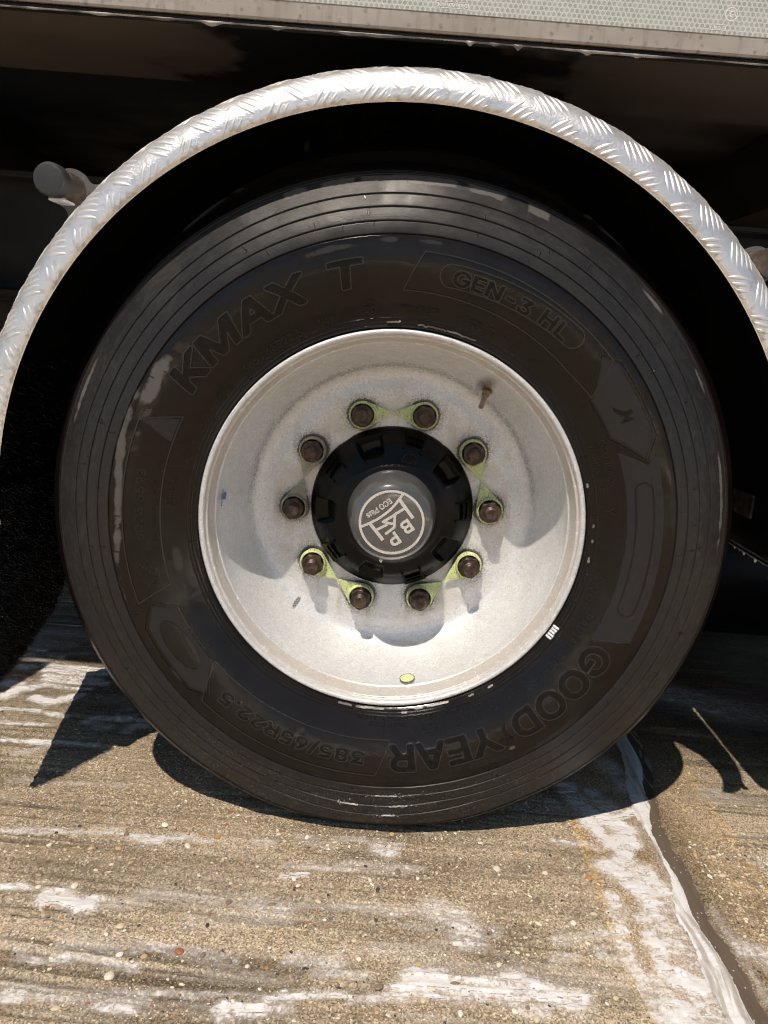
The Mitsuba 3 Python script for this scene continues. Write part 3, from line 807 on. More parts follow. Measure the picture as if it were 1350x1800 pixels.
# soap hanging from the lip
xs = np.linspace(-0.9, 0.75, 1100)
low = 0.0012 + 0.0050 * np.clip(meshkit.fbm(np.stack([xs * 14, 0 * xs, 0 * xs], -1), 3, 77) - 0.35, 0, 1) * 2
low *= np.where(xs < -0.02, 1.0, 0.45)
for x, d, w in ((-0.285, 0.0035, 0.010), (-0.20, 0.003, 0.008), (0.052, 0.0045, 0.0035), (0.085, 0.002, 0.006), (0.115, 0.0055, 0.0045), (0.205, 0.003, 0.005), (0.27, 0.002, 0.004), (-0.35, 0.002, 0.012), (-0.43, 0.002, 0.012)):
    low += d * np.exp(-((xs - x) / w) ** 2)
ph = np.linspace(0, 2 * math.pi, 9)[:-1]
dv = np.stack([np.repeat(xs[:, None], 8, 1), -0.0845 + RY + 0.0028 * np.cos(ph)[None] * np.clip(0.35 + low[:, None] * 160, 0.2, 1.2), 1.1762 + RZ - low[:, None] * 0.5 + (low[:, None] * 0.5 + 0.0007) * np.sin(ph)[None]], -1)
add('rail_drips', trimesh.Trimesh(dv.reshape(-1, 3), grid_faces(1100, 8, False, True), process=False), 'old_suds', smooth=True, label='line of foam and drips hanging from the lower edge of the beige rail', kind='stuff')
sp = trimesh.creation.icosphere(2, 0.0045)
sp.apply_scale((1.3, 1, 0.8)); sp.apply_translation((0.0, 0.02, 1.215))
add('rail_drips__fleck', sp, 'foam', smooth=True)

# ------------------------------------------------------------------ mudguard of chequer plate
GP = [(0.5815, -0.0500), (0.5880, -0.0525), (0.5970, -0.0522), (0.6060, -0.0492), (0.6150, -0.0440), (0.6230, -0.0365), (0.6295, -0.0260), (0.6335, -0.0120), (0.6352, 0.0060), (0.6360, 0.0300), (0.6365, 0.1000), (0.6365, 0.4200)]
gcurve = spline(GP[:10], 60)
gcurve = np.vstack([gcurve, GP[10:]])
gs = np.r_[0, np.cumsum(np.linalg.norm(np.diff(gcurve, axis=0), axis=1))]
gt = np.gradient(gcurve, gs, axis=0)
gn = np.stack([-gt[:, 1], gt[:, 0]], 1)
gn /= np.linalg.norm(gn, axis=1, keepdims=True)
if gn[10, 1] > 0:
    gn = -gn                                                # outward: towards -y at the face, +r on top
TH = math.radians(93.4)


def guard_pt(th, s, h):
    r = np.interp(s, gs, gcurve[:, 0]) + h * np.interp(s, gs, gn[:, 0])
    y = np.interp(s, gs, gcurve[:, 1]) + h * np.interp(s, gs, gn[:, 1])
    return polar(th, r, y) + [0, 0, 0.0065]


def guard(key, at, bars=True):
    tw = T().translate([at, 0, 0])
    back = gcurve - gn * 0.0028
    dent = 0.0
    m = lathe(gcurve, 500, -TH, TH)
    v = m.vertices + [0, 0, 0.0065]
    w = 0.0016 * (meshkit.fbm(v * 7, 3, 91) - 0.5)
    v[:, 1] += w * 1.5
    m.vertices = v
    add(key, m, 'chequer_plate', smooth=True, to_world=tw, label='bright chequer-plate mudguard arching over the wheel' if bars else None)
    liner = [(back[i, 0], back[i, 1]) for i in range(3, len(back), 2)] + [(0.6337, 0.4200)]
    b = lathe(liner, 300, -TH, TH)
    b.invert()
    b.apply_translation((0, 0, 0.0065))
    add(key + '__inner_liner', b, 'black_liner', smooth=True, to_world=tw)
    ap = lathe([(0.6335, 0.4195), (0.5300, 0.4195), (0.5300, 0.4225)], 160, -TH, TH)
    add(key + '__added_gap_cover', ap, 'black_liner', smooth=30, to_world=tw)  # added black ring, blocks lit slivers between plate and tyre
    edge = [tuple(gcurve[0] + gn[0] * 0.0002), tuple(gcurve[0] - [0.0011, -0.0001]), tuple(back[0] - [0.0011, -0.0001]), tuple(back[0] - gn[0] * 0.0002), tuple(back[3])]
    e = lathe(edge, 500, -TH, TH)
    v = e.vertices + [0, 0, 0.0065]
    w = 0.0016 * (meshkit.fbm(v * 7, 3, 91) - 0.5)
    v = v.copy(); v[:, 1] += w * 1.5
    e.vertices = v
    add(key + '__cut_edge', e, 'cut_edge', smooth=40, to_world=tw)
    if not bars:
        return
    # raised lozenges in fives, turned by turns, as on the plate
    nu, nv = 11, 7
    uu, vv = np.meshgrid(np.linspace(-1, 1, nu), np.linspace(-1, 1, nv), indexing='ij')
    fc = grid_faces(nu, nv)
    ms = []
    g = np.random.default_rng(3)
    for col in range(4):
        sc = 0.0010 + 0.0365 * col
        n = 30
        for k in range(n + 1):
            tc = -TH + 2 * TH * (k + (0.5 if col % 2 else 0.0)) / n
            if abs(tc) > TH - 0.02:
                continue
            sg = -1 if col % 2 else 1
            a = sg * math.radians(47)
            for j in range(-2, 3):
                L, Wd = 0.0200 - 0.0012 * abs(j), 0.0030
                off = j * 0.0089
                lu, lv = uu * L, vv * Wd * (1 - uu ** 2) ** 0.7
                h = 0.0012 * (1 - uu ** 2) ** 0.6 * (1 - vv ** 2) ** 0.8 * g.uniform(0.85, 1.1) - 0.00006
                ca, sa = math.cos(a), math.sin(a)
                pu = lu * ca - (lv + off) * sa
                pv = lu * sa + (lv + off) * ca
                s_ = sc + pv
                if s_.max() < 0.004:
                    continue
                h = np.where(s_ < 0.0015, -0.0006, h)
                pts = guard_pt(tc + pu / 0.62, np.maximum(s_, 0.0008), h)
                w = 0.0016 * (meshkit.fbm(pts.reshape(-1, 3) * 7, 3, 91) - 0.5)
                pts = pts.reshape(-1, 3); pts[:, 1] += w * 1.5
                ms.append(trimesh.Trimesh(pts, fc if sg else fc, process=False))
    add(key + '__raised_pattern', cat(ms), 'tread_bars', smooth=True, to_world=tw, kind='stuff')


guard(TR + '__mudguard', 0.0)
guard(TR + '__mudguard_001', 1.298, False)
# lower right end: a folded edge with drips, a dull plate on the inside
add(TR + '__mudguard__folded_edge', cat(rbox(0.6270, 0.6385, -0.035, 0.420, 0.4890, 0.4920, 0.001)), 'dark_steel')
ms = []
for y, d, r in ((0.075, 0.007, 0.0035), (0.128, 0.0075, 0.0035), (0.172, 0.0065, 0.0034), (0.03, 0.006, 0.003), (0.21, 0.005, 0.0028), (0.145, 0.003, 0.0022), (0.19, 0.003, 0.002), (0.10, 0.003, 0.002)):
    m = trimesh.creation.revolve([(0, -d), (r * 0.35, -d * 0.85), (r * 0.7, -d * 0.4), (r, 0), (0, 0.0005)], sections=12)
    m.apply_translation((0.6295, y, 0.4880)); ms.append(m)
ms.append(rbox(0.6275, 0.6315, -0.02, 0.28, 0.4871, 0.4888, 0.0008))
add('mudguard_drips', cat(ms), 'foam', smooth=50, label='foam drips along the lower right edge of the mudguard', kind='stuff')
th0 = math.radians(86)
add(TR + '__mudguard__inner_plate', rbox(0.6265, 0.6312, 0.17, 0.25, 0.548, 0.590, 0.001), 'rusty_pipe')

# stays that carry the mudguard
def stay(px_, pz, capped):
    sgn = -1 if px_ < 0 else 1
    k = TR + '__guard_stay' + ('' if sgn < 0 else '_001')
    add(k, tube((px_, -0.012, pz), (px_, 0.60, pz), 0.0210, 40), 'rusty_pipe', smooth=40, label='rusty brown pipe stay behind the mudguard')
    if capped:
        m = trimesh.creation.revolve([(0, 0), (0.0165, 0.0), (0.0205, 0.0012), (0.0222, 0.004), (0.0226, 0.009), (0.0226, 0.0215), (0.0212, 0.0222)], sections=48)
        m.apply_transform(trimesh.geometry.align_vectors([0, 0, 1], [0, 1, 0]))
        m.apply_translation((px_, -0.0335, pz))
        add(k + '__end_plug', m, 'grey_plug', smooth=35, label='grey plastic plug closing the pipe end')
    # gusset that reaches round the pipe to the plate
    t0 = math.atan2(px_, pz - A)
    outer = [polar(t0 + a, 0.6368, 0)[[0, 2]] for a in np.linspace(-0.125, 0.125, 24)]
    c = np.array([px_, pz])
    ring = Point(*c).buffer(0.0285, 32)
    foot1, foot2 = outer[0], outer[-1]
    body = shapely.concave_hull(shapely.MultiPoint([tuple(q) for q in outer] + list(ring.exterior.coords)), 0.6)
    body = Polygon([tuple(q) for q in outer] + list(LineString(list(ring.exterior.coords)).coords)[::-1]) if body.geom_type != 'Polygon' else body
    body = shapely.union_all([ring, Polygon([tuple(outer[0]), tuple(outer[-1]), tuple(c)])]).buffer(0.012).buffer(-0.012)
    body = body.difference(Point(*c).buffer(0.0212, 40)).difference(Point(0, A + 0.0065).buffer(0.6368, 256))
    for y0, q in ((0.045, ''), (0.33, '_001')):
        m = extrude(body, 0.006)
        m.apply_transform(np.array([[1, 0, 0, 0], [0, 0, 1, y0], [0, 1, 0, 0], [0, 0, 0, 1.0]]))
        m.invert()
        add(k + '__gusset' + q, m, 'bracket_grey')
    return k


stay(-0.506, 0.9865, True)
stay(0.506, 0.9525, False)
ms = [rbox(-0.512, -0.490, -0.022, 0.02, 0.9600, 0.9640, 0.0015)]
m = trimesh.creation.icosphere(2, 0.004); m.apply_scale((1.2, 1.2, 0.9)); m.apply_translation((-0.492, -0.018, 0.9615)); ms.append(m)
add('stay_drips', cat(ms), 'foam', smooth=40, label='blob of dried soap under the capped pipe stay', kind='stuff')

# ------------------------------------------------------------------ spray flap
def flap_pt(s, t):
    """s: 0 outboard to 1 inboard, t: 0 top to 1 bottom."""
    s, t = np.broadcast_arrays(s, t)
    xt = -0.612 - 0.006 * s
    xb = -0.630 - 0.080 * s
    b = t ** 1.3
    return np.stack([xt + (xb - xt) * b + 0.006 * np.sin(t * 3.1), -0.052 + 0.462 * s, 0.535 - 0.343 * t + 0.004 * np.sin(s * 9)], -1)


ss, tt = np.meshgrid(np.linspace(0, 1, 40), np.linspace(0, 1, 40), indexing='ij')
f0, f1 = flap_pt(ss, tt).reshape(-1, 3), flap_pt(ss, tt).reshape(-1, 3) - [0.006, 0, 0]
ff = grid_faces(40, 40)
add(TR + '__spray_flap', cat(trimesh.Trimesh(f0, ff, process=False), trimesh.Trimesh(f1, ff[:, ::-1], process=False)), 'black_liner', smooth=True, label='black bristly spray flap hanging behind the wheel')
nb = 26000
s_, t_ = rng.random(nb), rng.random(nb) ** 0.9
edge = rng.random(nb) < 0.06
t_ = np.where(edge, 0.985 + 0.015 * rng.random(nb), t_)
b0 = flap_pt(s_, t_)
# some grow on the plate's inside above the flap
up = rng.random(nb) < 0.16
au = np.radians(-93 + 22 * rng.random(nb) ** 1.6)
b0 = np.where(up[:, None], polar(au, 0.632 + 0 * au, -0.02 + 0.40 * s_), b0)
d = np.stack([1.0 + 0 * s_, rng.normal(0, 0.55, nb), -0.45 + rng.normal(0, 0.55, nb)], -1)
d[edge] += [0, 0, -1.3]
d /= np.linalg.norm(d, axis=1, keepdims=True)
L = rng.uniform(0.007, 0.016, nb)[:, None]
side = np.cross(d, rng.normal(size=(nb, 3)))
side /= np.linalg.norm(side, axis=1, keepdims=True)
side *= 0.00055
bend = rng.normal(0, 0.0025, (nb, 3)) + [0, 0, -0.002]
q0, q1, q2, q3, q4 = b0 - side, b0 + side, b0 + d * L * 0.55 - side * 0.8, b0 + d * L * 0.55 + side * 0.8, b0 + d * L + bend
bv = np.stack([q0, q1, q2, q3, q4], 1).reshape(-1, 3)
o = np.arange(nb)[:, None] * 5
bf = np.concatenate([o + [0, 1, 3], o + [0, 3, 2], o + [2, 3, 4]])
add(TR + '__spray_flap__bristles', trimesh.Trimesh(bv, bf, process=False), 'black_bristle', smooth=True, kind='stuff')
# ------------------------------------------------------------------ the wheel: tyre
WH = TR + '__wheel'
SIDE = [(0.2990, 0.0120), (0.3000, 0.0020), (0.3040, -0.0020), (0.3120, -0.0052), (0.3240, -0.0105), (0.3380, -0.0170), (0.3560, -0.0238), (0.3760, -0.0292), (0.3950, -0.0318), (0.4140, -0.0320), (0.4300, -0.0302), (0.4480, -0.0258), (0.4650, -0.0200), (0.4820, -0.0132), (0.4980, -0.0058), (0.5100, 0.0005), (0.5170, 0.0050)]
sc = spline(SIDE, 240)


def ysw(r):
    return np.interp(r, sc[:, 0], sc[:, 1])


prof = [tuple(p) for p in sc]
prof = np.array(prof)
def groove_at(r0, w, d):
    prof[:, 1] += d * np.exp(-((prof[:, 0] - r0) / w) ** 2)
def step_at(r0, d, w=0.0006):
    prof[:, 1] += d / (1 + np.exp(-(prof[:, 0] - r0) / w))
from scipy.interpolate import PchipInterpolator
rr = np.unique(np.r_[np.linspace(0.2995, 0.5170, 300), *[np.linspace(c - 0.003, c + 0.003, 15) for c in (0.3035, 0.3085, 0.3135, 0.4255, 0.4430, 0.4625, 0.4810, 0.5120)]])
prof = np.vstack([SIDE[0:1], np.stack([rr, np.interp(rr, sc[:, 0], sc[:, 1])], 1)])
for r0 in (0.3035, 0.3085, 0.3135):
    groove_at(r0, 0.0007, -0.0011)
groove_at(0.4255, 0.0009, 0.0016); step_at(0.4262, -0.0012)
for r0 in (0.4430, 0.4625, 0.4810):
    groove_at(r0, 0.00075, 0.0015); step_at(r0 + 0.0006, -0.0010); 
prof[:, 1] += 0.0028 * np.clip((prof[:, 0] - 0.426) / 0.06, 0, 1)
groove_at(0.5120, 0.0009, 0.0022); groove_at(0.5085, 0.0006, 0.0010)
tread = [(0.5215, 0.0100), (0.5262, 0.0150), (0.5298, 0.0220), (0.5320, 0.0320), (0.5332, 0.0500)]
for yg in (0.085, 0.155, 0.225, 0.295):
    tread += [(0.5340, yg - 0.006), (0.5335, yg - 0.0052), (0.5230, yg - 0.0040), (0.5230, yg + 0.0040), (0.5335, yg + 0.0052), (0.5340, yg + 0.006)]
tread += [(0.5332, 0.345), (0.5300, 0.368), (0.5215, 0.385), (0.500, 0.400), (0.414, 0.422), (0.33, 0.395), (0.300, 0.38)]
tprof = np.vstack([prof, fine([(prof[-1, 0], prof[-1, 1])] + tread, 0.006)[1:]])
tyre = lathe(tprof, 900)


def sit(v):
    """The tyre's foot: flat on the ground, with the sidewall bulging a little over it."""
    v = np.array(v)
    h = np.clip((0.075 - v[:, 2]) / 0.075, 0, 1.3)
    v[:, 1] -= np.where(v[:, 1] < 0.19, 0.010, -0.010) * np.sin(np.clip(h, 0, 1) * math.pi) * np.exp(-(v[:, 0] / 0.22) ** 2)
    v[:, 2] = np.maximum(v[:, 2], 0.0012 + 0.25 * np.minimum(v[:, 2] - 0.0012, 0) * 0)
    return v


tyre.vertices = sit(tyre.vertices)
add(WH + '__tyre', tyre, 'rubber', smooth=True, label='wet black tyre with raised lettering, soap smears and painted wet highlights')
add(WH + '_001__tyre', lathe(tprof[::3], 160), 'rubber', smooth=True, to_world=T().translate([1.298, 0, 0]))
for k, x in enumerate((0, 1.298)):
    add(WH + f'_{k + 2:03d}__tyre', lathe(tprof[::3], 160), 'rubber', smooth=True, to_world=T().translate([x, 2.370, 0]) @ T().scale([1, -1, 1]))
U = 0.38                                      # (u, r) plane: u = angle * U


def on_tyre(shape, h, key, bsdf, size=0.0035, base=0.0004, **k):
    """Lays a shape of the (u, r) plane on the sidewall, h high."""
    m = extrude(shape, h + base, size)
    v = m.vertices
    r = v[:, 1]
    m = trimesh.Trimesh(sit(polar(v[:, 0] / U, r, np.interp(r, prof[1:, 0], prof[1:, 1]) + base - v[:, 2])), m.faces[:, ::-1], process=False)
    return add(WH + '__' + key, m, bsdf, smooth=False, **k)


def arc_text(text, a0, a1, r, h, bold=False, squeeze=True):
    """Lettering between the angles a0 and a1 (degrees, clockwise from the top), its middle at radius r."""
    s = text_shape(text, h, bold)
    b = s.bounds
    s = affinity.translate(s, -b[0], -b[1])
    u0, u1 = math.radians(a0) * U, math.radians(a1) * U
    s = affinity.scale(s, (u1 - u0) / (b[2] - b[0]), h / (b[3] - b[1]) if squeeze else 1, origin=(0, 0))
    return affinity.translate(s, u0, r - h / 2).buffer(h * 0.035)


def uv_(a, r):
    return (math.radians(a) * U, r)


def poly(pts, n=24):
    """A closed shape whose sides are straight in (angle, radius)."""
    out = []
    for p, q in zip(pts, pts[1:] + pts[:1]):
        out += [uv_(p[0] + (q[0] - p[0]) * i / n, p[1] + (q[1] - p[1]) * i / n) for i in range(n)]
    return Polygon(out)


def rim_line(s, w=0.0007):
    return s.boundary.buffer(w, join_style='mitre')


def outlined(s, w=0.0009):
    s = s.buffer(0.0003).simplify(0.0001)
    return s.boundary.buffer(w * 0.5)


def word(text, a0, a1, r, h, lean=0.0):
    s = arc_text(text, a0, a1, r, h, True)
    if lean:
        s = affinity.skew(s, xs=lean, origin='center')
    on_tyre(s, 0.0005, 'lettering', 'letter_fill')
    on_tyre(outlined(s, 0.0017), 0.0020, 'lettering', 'letter_edge_glint')


word('KMAX', -58.5, -23.5, 0.3755, 0.040, 10)
word('T', -17.8, -10.6, 0.3770, 0.037, 6)
word('GOOD', 115.5, 144.2, 0.3765, 0.042)
word('YEAR', 148.6, 176.0, 0.3755, 0.042)
# winged foot between the two halves of the name
def foot(cx, cy, s, rot):
    f = shapely.union_all([Polygon([(-1.0, -0.25), (-0.55, -0.42), (0.0, -0.25), (0.35, -0.05), (0.45, 0.30), (0.2, 0.38), (-0.05, 0.12), (-0.5, -0.12)]),
                           Polygon([(0.1, 0.40), (0.45, 0.36), (0.55, 0.62), (0.2, 0.66)]),
                           *[Polygon([(0.38, 0.05 - 0.16 * k), (1.05 - 0.12 * k, 0.28 - 0.26 * k), (0.92 - 0.12 * k, 0.10 - 0.26 * k), (0.36, -0.06 - 0.14 * k)]) for k in range(4)]])
    return affinity.translate(affinity.rotate(affinity.scale(f, s, s, origin=(0, 0)), rot, origin=(0, 0)), cx, cy)


on_tyre(foot(*uv_(146.6, 0.379), 0.017, 60), 0.0016, 'winged_foot', 'letter_fill')
gp = poly([(2.3, 0.4045), (47.0, 0.4045), (51.0, 0.3520), (43.5, 0.3480), (-1.6, 0.3515)])
on_tyre(rim_line(gp, 0.0009), 0.0018, 'panel_line', 'letter_edge_glint')
pill = LineString([uv_(a, 0.3785 + 0.006 * (a - 8) / 30) for a in np.linspace(8.4, 37.6, 30)]).buffer(0.0155)
on_tyre(rim_line(pill, 0.0009), 0.0018, 'panel_line', 'letter_edge_glint')
word('GEN-3', 9.0, 27.0, 0.3775, 0.0205)
word('HL', 29.6, 36.5, 0.3805, 0.0215)
# right: shield with the winged foot, then the long ribbed band with its slot
hx = poly([(44.9, 0.3960), (48.2, 0.4085), (64.6, 0.4085), (68.8, 0.3885), (61.8, 0.3505), (51.7, 0.3500)], 10)
on_tyre(hx, 0.0006, 'shield', 'ribbed_rubber')
on_tyre(rim_line(hx, 0.0008), 0.0017, 'panel_line', 'letter_rubber')
on_tyre(rim_line(hx.buffer(0.0042, join_style='round'), 0.0007), 0.0015, 'panel_line', 'letter_rubber')
on_tyre(foot(*uv_(57.6, 0.3800), 0.0175, 20), 0.0016, 'winged_foot', 'letter_fill')
band = poly([(65.8, 0.3540), (70.4, 0.3900), (69.0, 0.4050), (111.2, 0.4070), (114.7, 0.3555), (109.0, 0.3545)], 30)
on_tyre(band, 0.0005, 'ribbed_band', 'ribbed_rubber')
slot = LineString([uv_(a, 0.379) for a in np.linspace(76.0, 104.0, 20)]).buffer(0.0125)
on_tyre(slot.boundary.buffer(0.0010), 0.0011, 'panel_line', 'rubber')
on_tyre(shapely.union_all([LineString([uv_(111.5, 0.4085), uv_(115.0, 0.3550)]).buffer(0.0008)]), 0.0013, 'panel_line', 'letter_rubber')
on_tyre(arc_text('ECOREADY', 61.8, 74.6, 0.3385, 0.0085), 0.0011, 'lettering', 'letter_rubber')
on_tyre(arc_text('TECHNOLOGY', 62.0, 76.0, 0.3235, 0.0085), 0.0011, 'lettering', 'letter_rubber')
on_tyre(arc_text('Y', 79.5, 81.6, 0.331, 0.014), 0.0011, 'lettering', 'letter_rubber')
mt = Polygon([uv_(96.6, 0.320), uv_(97.6, 0.334), uv_(98.2, 0.329), uv_(98.9, 0.338), uv_(100.4, 0.320)])
on_tyre(rim_line(mt, 0.0007), 0.0012, 'snow_mark', 'letter_rubber')
on_tyre(arc_text('M+S', 101.4, 106.6, 0.3270, 0.0115), 0.0011, 'lettering', 'letter_rubber')
on_tyre(arc_text('RADIAL', 109.0, 120.2, 0.3345, 0.0120), 0.0012, 'lettering', 'letter_rubber')
on_tyre(arc_text('TUBELESS', 121.8, 136.0, 0.3345, 0.0120), 0.0012, 'lettering', 'letter_rubber')
on_tyre(arc_text('TM', 139.4, 142.0, 0.3340, 0.0060), 0.0010, 'lettering', 'letter_rubber')
on_tyre(arc_text('REGROOVABLE', 146.0, 167.0, 0.3335, 0.0125), 0.0012, 'lettering', 'letter_rubber')
on_tyre(arc_text('MADE IN POLAND', 171.6, 182.0, 0.3250, 0.0060), 0.0010, 'lettering', 'letter_rubber')
on_tyre(arc_text('MAX LOAD SINGLE 5000 kg (11020 lbs) AT 900 kPa (131 psi) COLD', 118.0, 166.0, 0.3215, 0.0050), 0.0009, 'lettering', 'letter_rubber')
on_tyre(arc_text('WARNING: TREAD PLIES 5 STEEL  SIDEWALL PLIES 1 STEEL', 150.0, 186.0, 0.3165, 0.0042), 0.0009, 'lettering', 'letter_rubber')
# inner ring, top
on_tyre(arc_text('385 / 65R22.5', -46.6, -28.2, 0.3215, 0.0125), 0.0012, 'lettering', 'letter_rubber')
on_tyre(arc_text('164 K', -23.4, -19.0, 0.3240, 0.0100), 0.0012, 'lettering', 'letter_rubber')
c = Point(*uv_(-9.6, 0.3270))
on_tyre(c.buffer(0.0125, 32).boundary.buffer(0.0006), 0.0012, 'ply_mark', 'letter_rubber')
on_tyre(arc_text('20', -11.0, -8.2, 0.3270, 0.0085), 0.0011, 'ply_mark', 'letter_rubber')
on_tyre(arc_text('TREAD: 5 STEEL CORDS', -2.2, 7.4, 0.3290, 0.0046), 0.0010, 'lettering', 'letter_rubber')
on_tyre(arc_text('SIDEWALL: 1 STEEL', -0.4, 5.6, 0.3222, 0.0046), 0.0010, 'lettering', 'letter_rubber')
on_tyre(arc_text('LOAD RANGE L  164 K (158 L)', 13.0, 26.0, 0.3305, 0.0050), 0.0010, 'lettering', 'letter_rubber')
on_tyre(arc_text('DOT 0923', 16.0, 23.0, 0.3230, 0.0050), 0.0010, 'lettering', 'letter_rubber')
# left: panel with the number, and small marks
lp = poly([(-69.4, 0.4050), (-64.9, 0.3506), (-108.2, 0.3500), (-110.6, 0.4040)], 30)
on_tyre(rim_line(lp, 0.0009), 0.0018, 'panel_line', 'letter_edge_glint')
tri = poly([(-69.2, 0.4020), (-65.6, 0.3525), (-71.8, 0.3530)], 12)
on_tyre(tri, 0.0005, 'ribbed_corner', 'ribbed_rubber')
on_tyre(rim_line(tri, 0.0005), 0.0010, 'panel_line', 'letter_rubber')
on_tyre(arc_text('6023 5523', -96.2, -79.6, 0.3800, 0.0125), 0.0011, 'lettering', 'letter_rubber')
on_tyre(arc_text('SAFETY WARNING: SERIOUS INJURY MAY RESULT FROM TYRE FAILURE', -98.8, -76.6, 0.3590, 0.0048), 0.0009, 'lettering', 'letter_rubber')
c = Point(*uv_(-102.6, 0.3820))
on_tyre(shapely.union_all([c.buffer(0.0100, 24).boundary.buffer(0.0007), c.buffer(0.0060, 24).boundary.buffer(0.0006), c.buffer(0.0022), sbox(*uv_(-107.0, 0.3655), *uv_(-103.4, 0.3860)).boundary.buffer(0.0007)]), 0.0012, 'chip_mark', 'letter_rubber')
on_tyre(arc_text('RFID', -106.6, -103.6, 0.3715, 0.0060, True), 0.0012, 'lettering', 'letter_rubber')
c = Point(*uv_(-61.7, 0.3230))
on_tyre(shapely.union_all([c.buffer(0.0072, 24).boundary.buffer(0.0007), affinity.translate(affinity.scale(arc_text('8', -62.4, -61.0, 0.323, 0.008), 1, 1), 0, 0)]), 0.0011, 'lettering', 'letter_rubber')
on_tyre(arc_text('REGRUVIERBAR', -75.6, -64.4, 0.3240, 0.0062), 0.0010, 'lettering', 'letter_rubber')
on_tyre(arc_text('JANTES 11.75', -58.5, -52.0, 0.3265, 0.0056), 0.0010, 'lettering', 'letter_rubber')
on_tyre(arc_text('22.5 x 11.75', -58.0, -51.6, 0.3190, 0.0050), 0.0010, 'lettering', 'letter_rubber')
on_tyre(arc_text('APPROVED', -88.6, -80.6, 0.3320, 0.0060), 0.0010, 'lettering', 'letter_rubber')
on_tyre(arc_text('RETREAD', -87.6, -81.6, 0.3390, 0.0060), 0.0010, 'lettering', 'letter_rubber')
for p_, q_ in (((-78.6, 0.350), (-77.6, 0.317)), ((30.6, 0.350), (28.0, 0.3185)), ((178.0, 0.347), (177.6, 0.318)), ((110.6, 0.352), (111.8, 0.318))):
    on_tyre(LineString([uv_(*p_), uv_(*q_)]).buffer(0.0006), 0.0013, 'panel_line', 'letter_rubber')
# lower left: shield with an oval, then the size panel
hl = poly([(-111.9, 0.3860), (-114.7, 0.3553), (-130.6, 0.3526), (-136.3, 0.3918), (-132.7, 0.4059), (-116.3, 0.4069)], 10)
on_tyre(hl, 0.0005, 'shield', 'ribbed_rubber')
on_tyre(rim_line(hl, 0.0008), 0.0015, 'panel_line', 'letter_rubber')
on_tyre(rim_line(hl.buffer(0.0042), 0.0007), 0.0014, 'panel_line', 'letter_rubber')
ov = affinity.rotate(affinity.scale(Point(*uv_(-123.4, 0.3770)).buffer(1, 48), 0.047, 0.0165), 5)
on_tyre(ov, 0.0008, 'oval_badge', 'letter_rubber')
on_tyre(rim_line(ov, 0.0008), 0.0018, 'panel_line', 'letter_rubber')
on_tyre(rim_line(affinity.scale(ov, 0.78, 0.55), 0.0006), 0.0015, 'panel_line', 'letter_rubber')
on_tyre(arc_text('HL', -125.2, -121.6, 0.3770, 0.0100, True), 0.0016, 'lettering', 'letter_rubber')
on_tyre(arc_text('GOODYEAR', -128.6, -118.4, 0.3870, 0.0052), 0.0014, 'lettering', 'letter_rubber')
on_tyre(arc_text('TOTAL MOBILITY', -128.6, -118.4, 0.3672, 0.0045), 0.0014, 'lettering', 'letter_rubber')
zp = poly([(-113.0, 0.3800), (-111.6, 0.3560), (-113.4, 0.3560), (-112.6, 0.3800)], 4)
sz = poly([(-131.7, 0.3486), (-136.8, 0.4055), (-180.6, 0.4045), (-184.0, 0.3473)], 40)
on_tyre(rim_line(sz, 0.0009), 0.0018, 'panel_line', 'letter_edge_glint')
word('385/65R22.5', -177.8, -139.0, 0.3760, 0.0235)
# rings of ticks by the bead, mould hairs
tk = shapely.union_all([LineString([uv_(a, 0.3045), uv_(a, 0.3150)]).buffer(0.0006) for a in np.arange(-176, 180, 8.6)])
on_tyre(tk, 0.0012, 'bead_tick', 'letter_rubber', kind='stuff')
hr = []
for k in range(120):
    a, r = rng.uniform(-180, 180), rng.choice([0.33, 0.345, 0.352, 0.408, 0.412, 0.434, 0.454, 0.472]) + rng.normal(0, 0.004)
    L = rng.uniform(0.002, 0.010)
    hr.append(LineString([uv_(a, r), uv_(a + rng.normal(0, 0.25), r + L)]).buffer(0.00035))
on_tyre(shapely.union_all(hr), 0.0012, 'mould_hair', 'letter_rubber', kind='stuff')
dv = rng.uniform([-180, 0.42], [180, 0.506], (260, 2))
ms = []
for a, r in dv:
    m = trimesh.creation.icosphere(0, rng.uniform(0.0004, 0.0009))
    m.apply_translation(polar(math.radians(a), r, float(np.interp(r, prof[1:, 0], prof[1:, 1])) - 0.0003)); ms.append(m)
add(WH + '__mould_pip', cat(ms), 'letter_rubber', smooth=True, kind='stuff')

# ------------------------------------------------------------------ the wheel: alloy rim
RIM = [(0.2900, 0.0300), (0.2965, 0.0140), (0.2984, 0.0060), (0.2985, 0.0020), (0.2972, -0.0008), (0.2945, -0.0022), (0.2915, -0.0012), (0.2898, 0.0020), (0.2888, 0.0062), (0.2880, 0.0072), (0.2868, 0.0070), (0.2845, 0.0120), (0.2822, 0.0240), (0.2808, 0.0310), (0.2802, 0.0330), (0.2786, 0.0336), (0.2778, 0.0370), (0.2764, 0.0520), (0.2735, 0.0700), (0.2690, 0.0880), (0.2625, 0.1060), (0.2550, 0.1220), (0.2480, 0.1345), (0.2430, 0.1410), (0.2380, 0.1455), (0.2300, 0.1490), (0.2200, 0.1500), (0.2110, 0.1490), (0.2020, 0.1478), (0.1900, 0.1480), (0.1780, 0.1490), (0.1600, 0.1500), (0.1450, 0.1505), (0.1400, 0.1510), (0.1396, 0.1560)]
rcur = spline(RIM, 260)


def y_rim(r):
    return float(np.interp(-r, -rcur[20:, 0], rcur[20:, 1]))


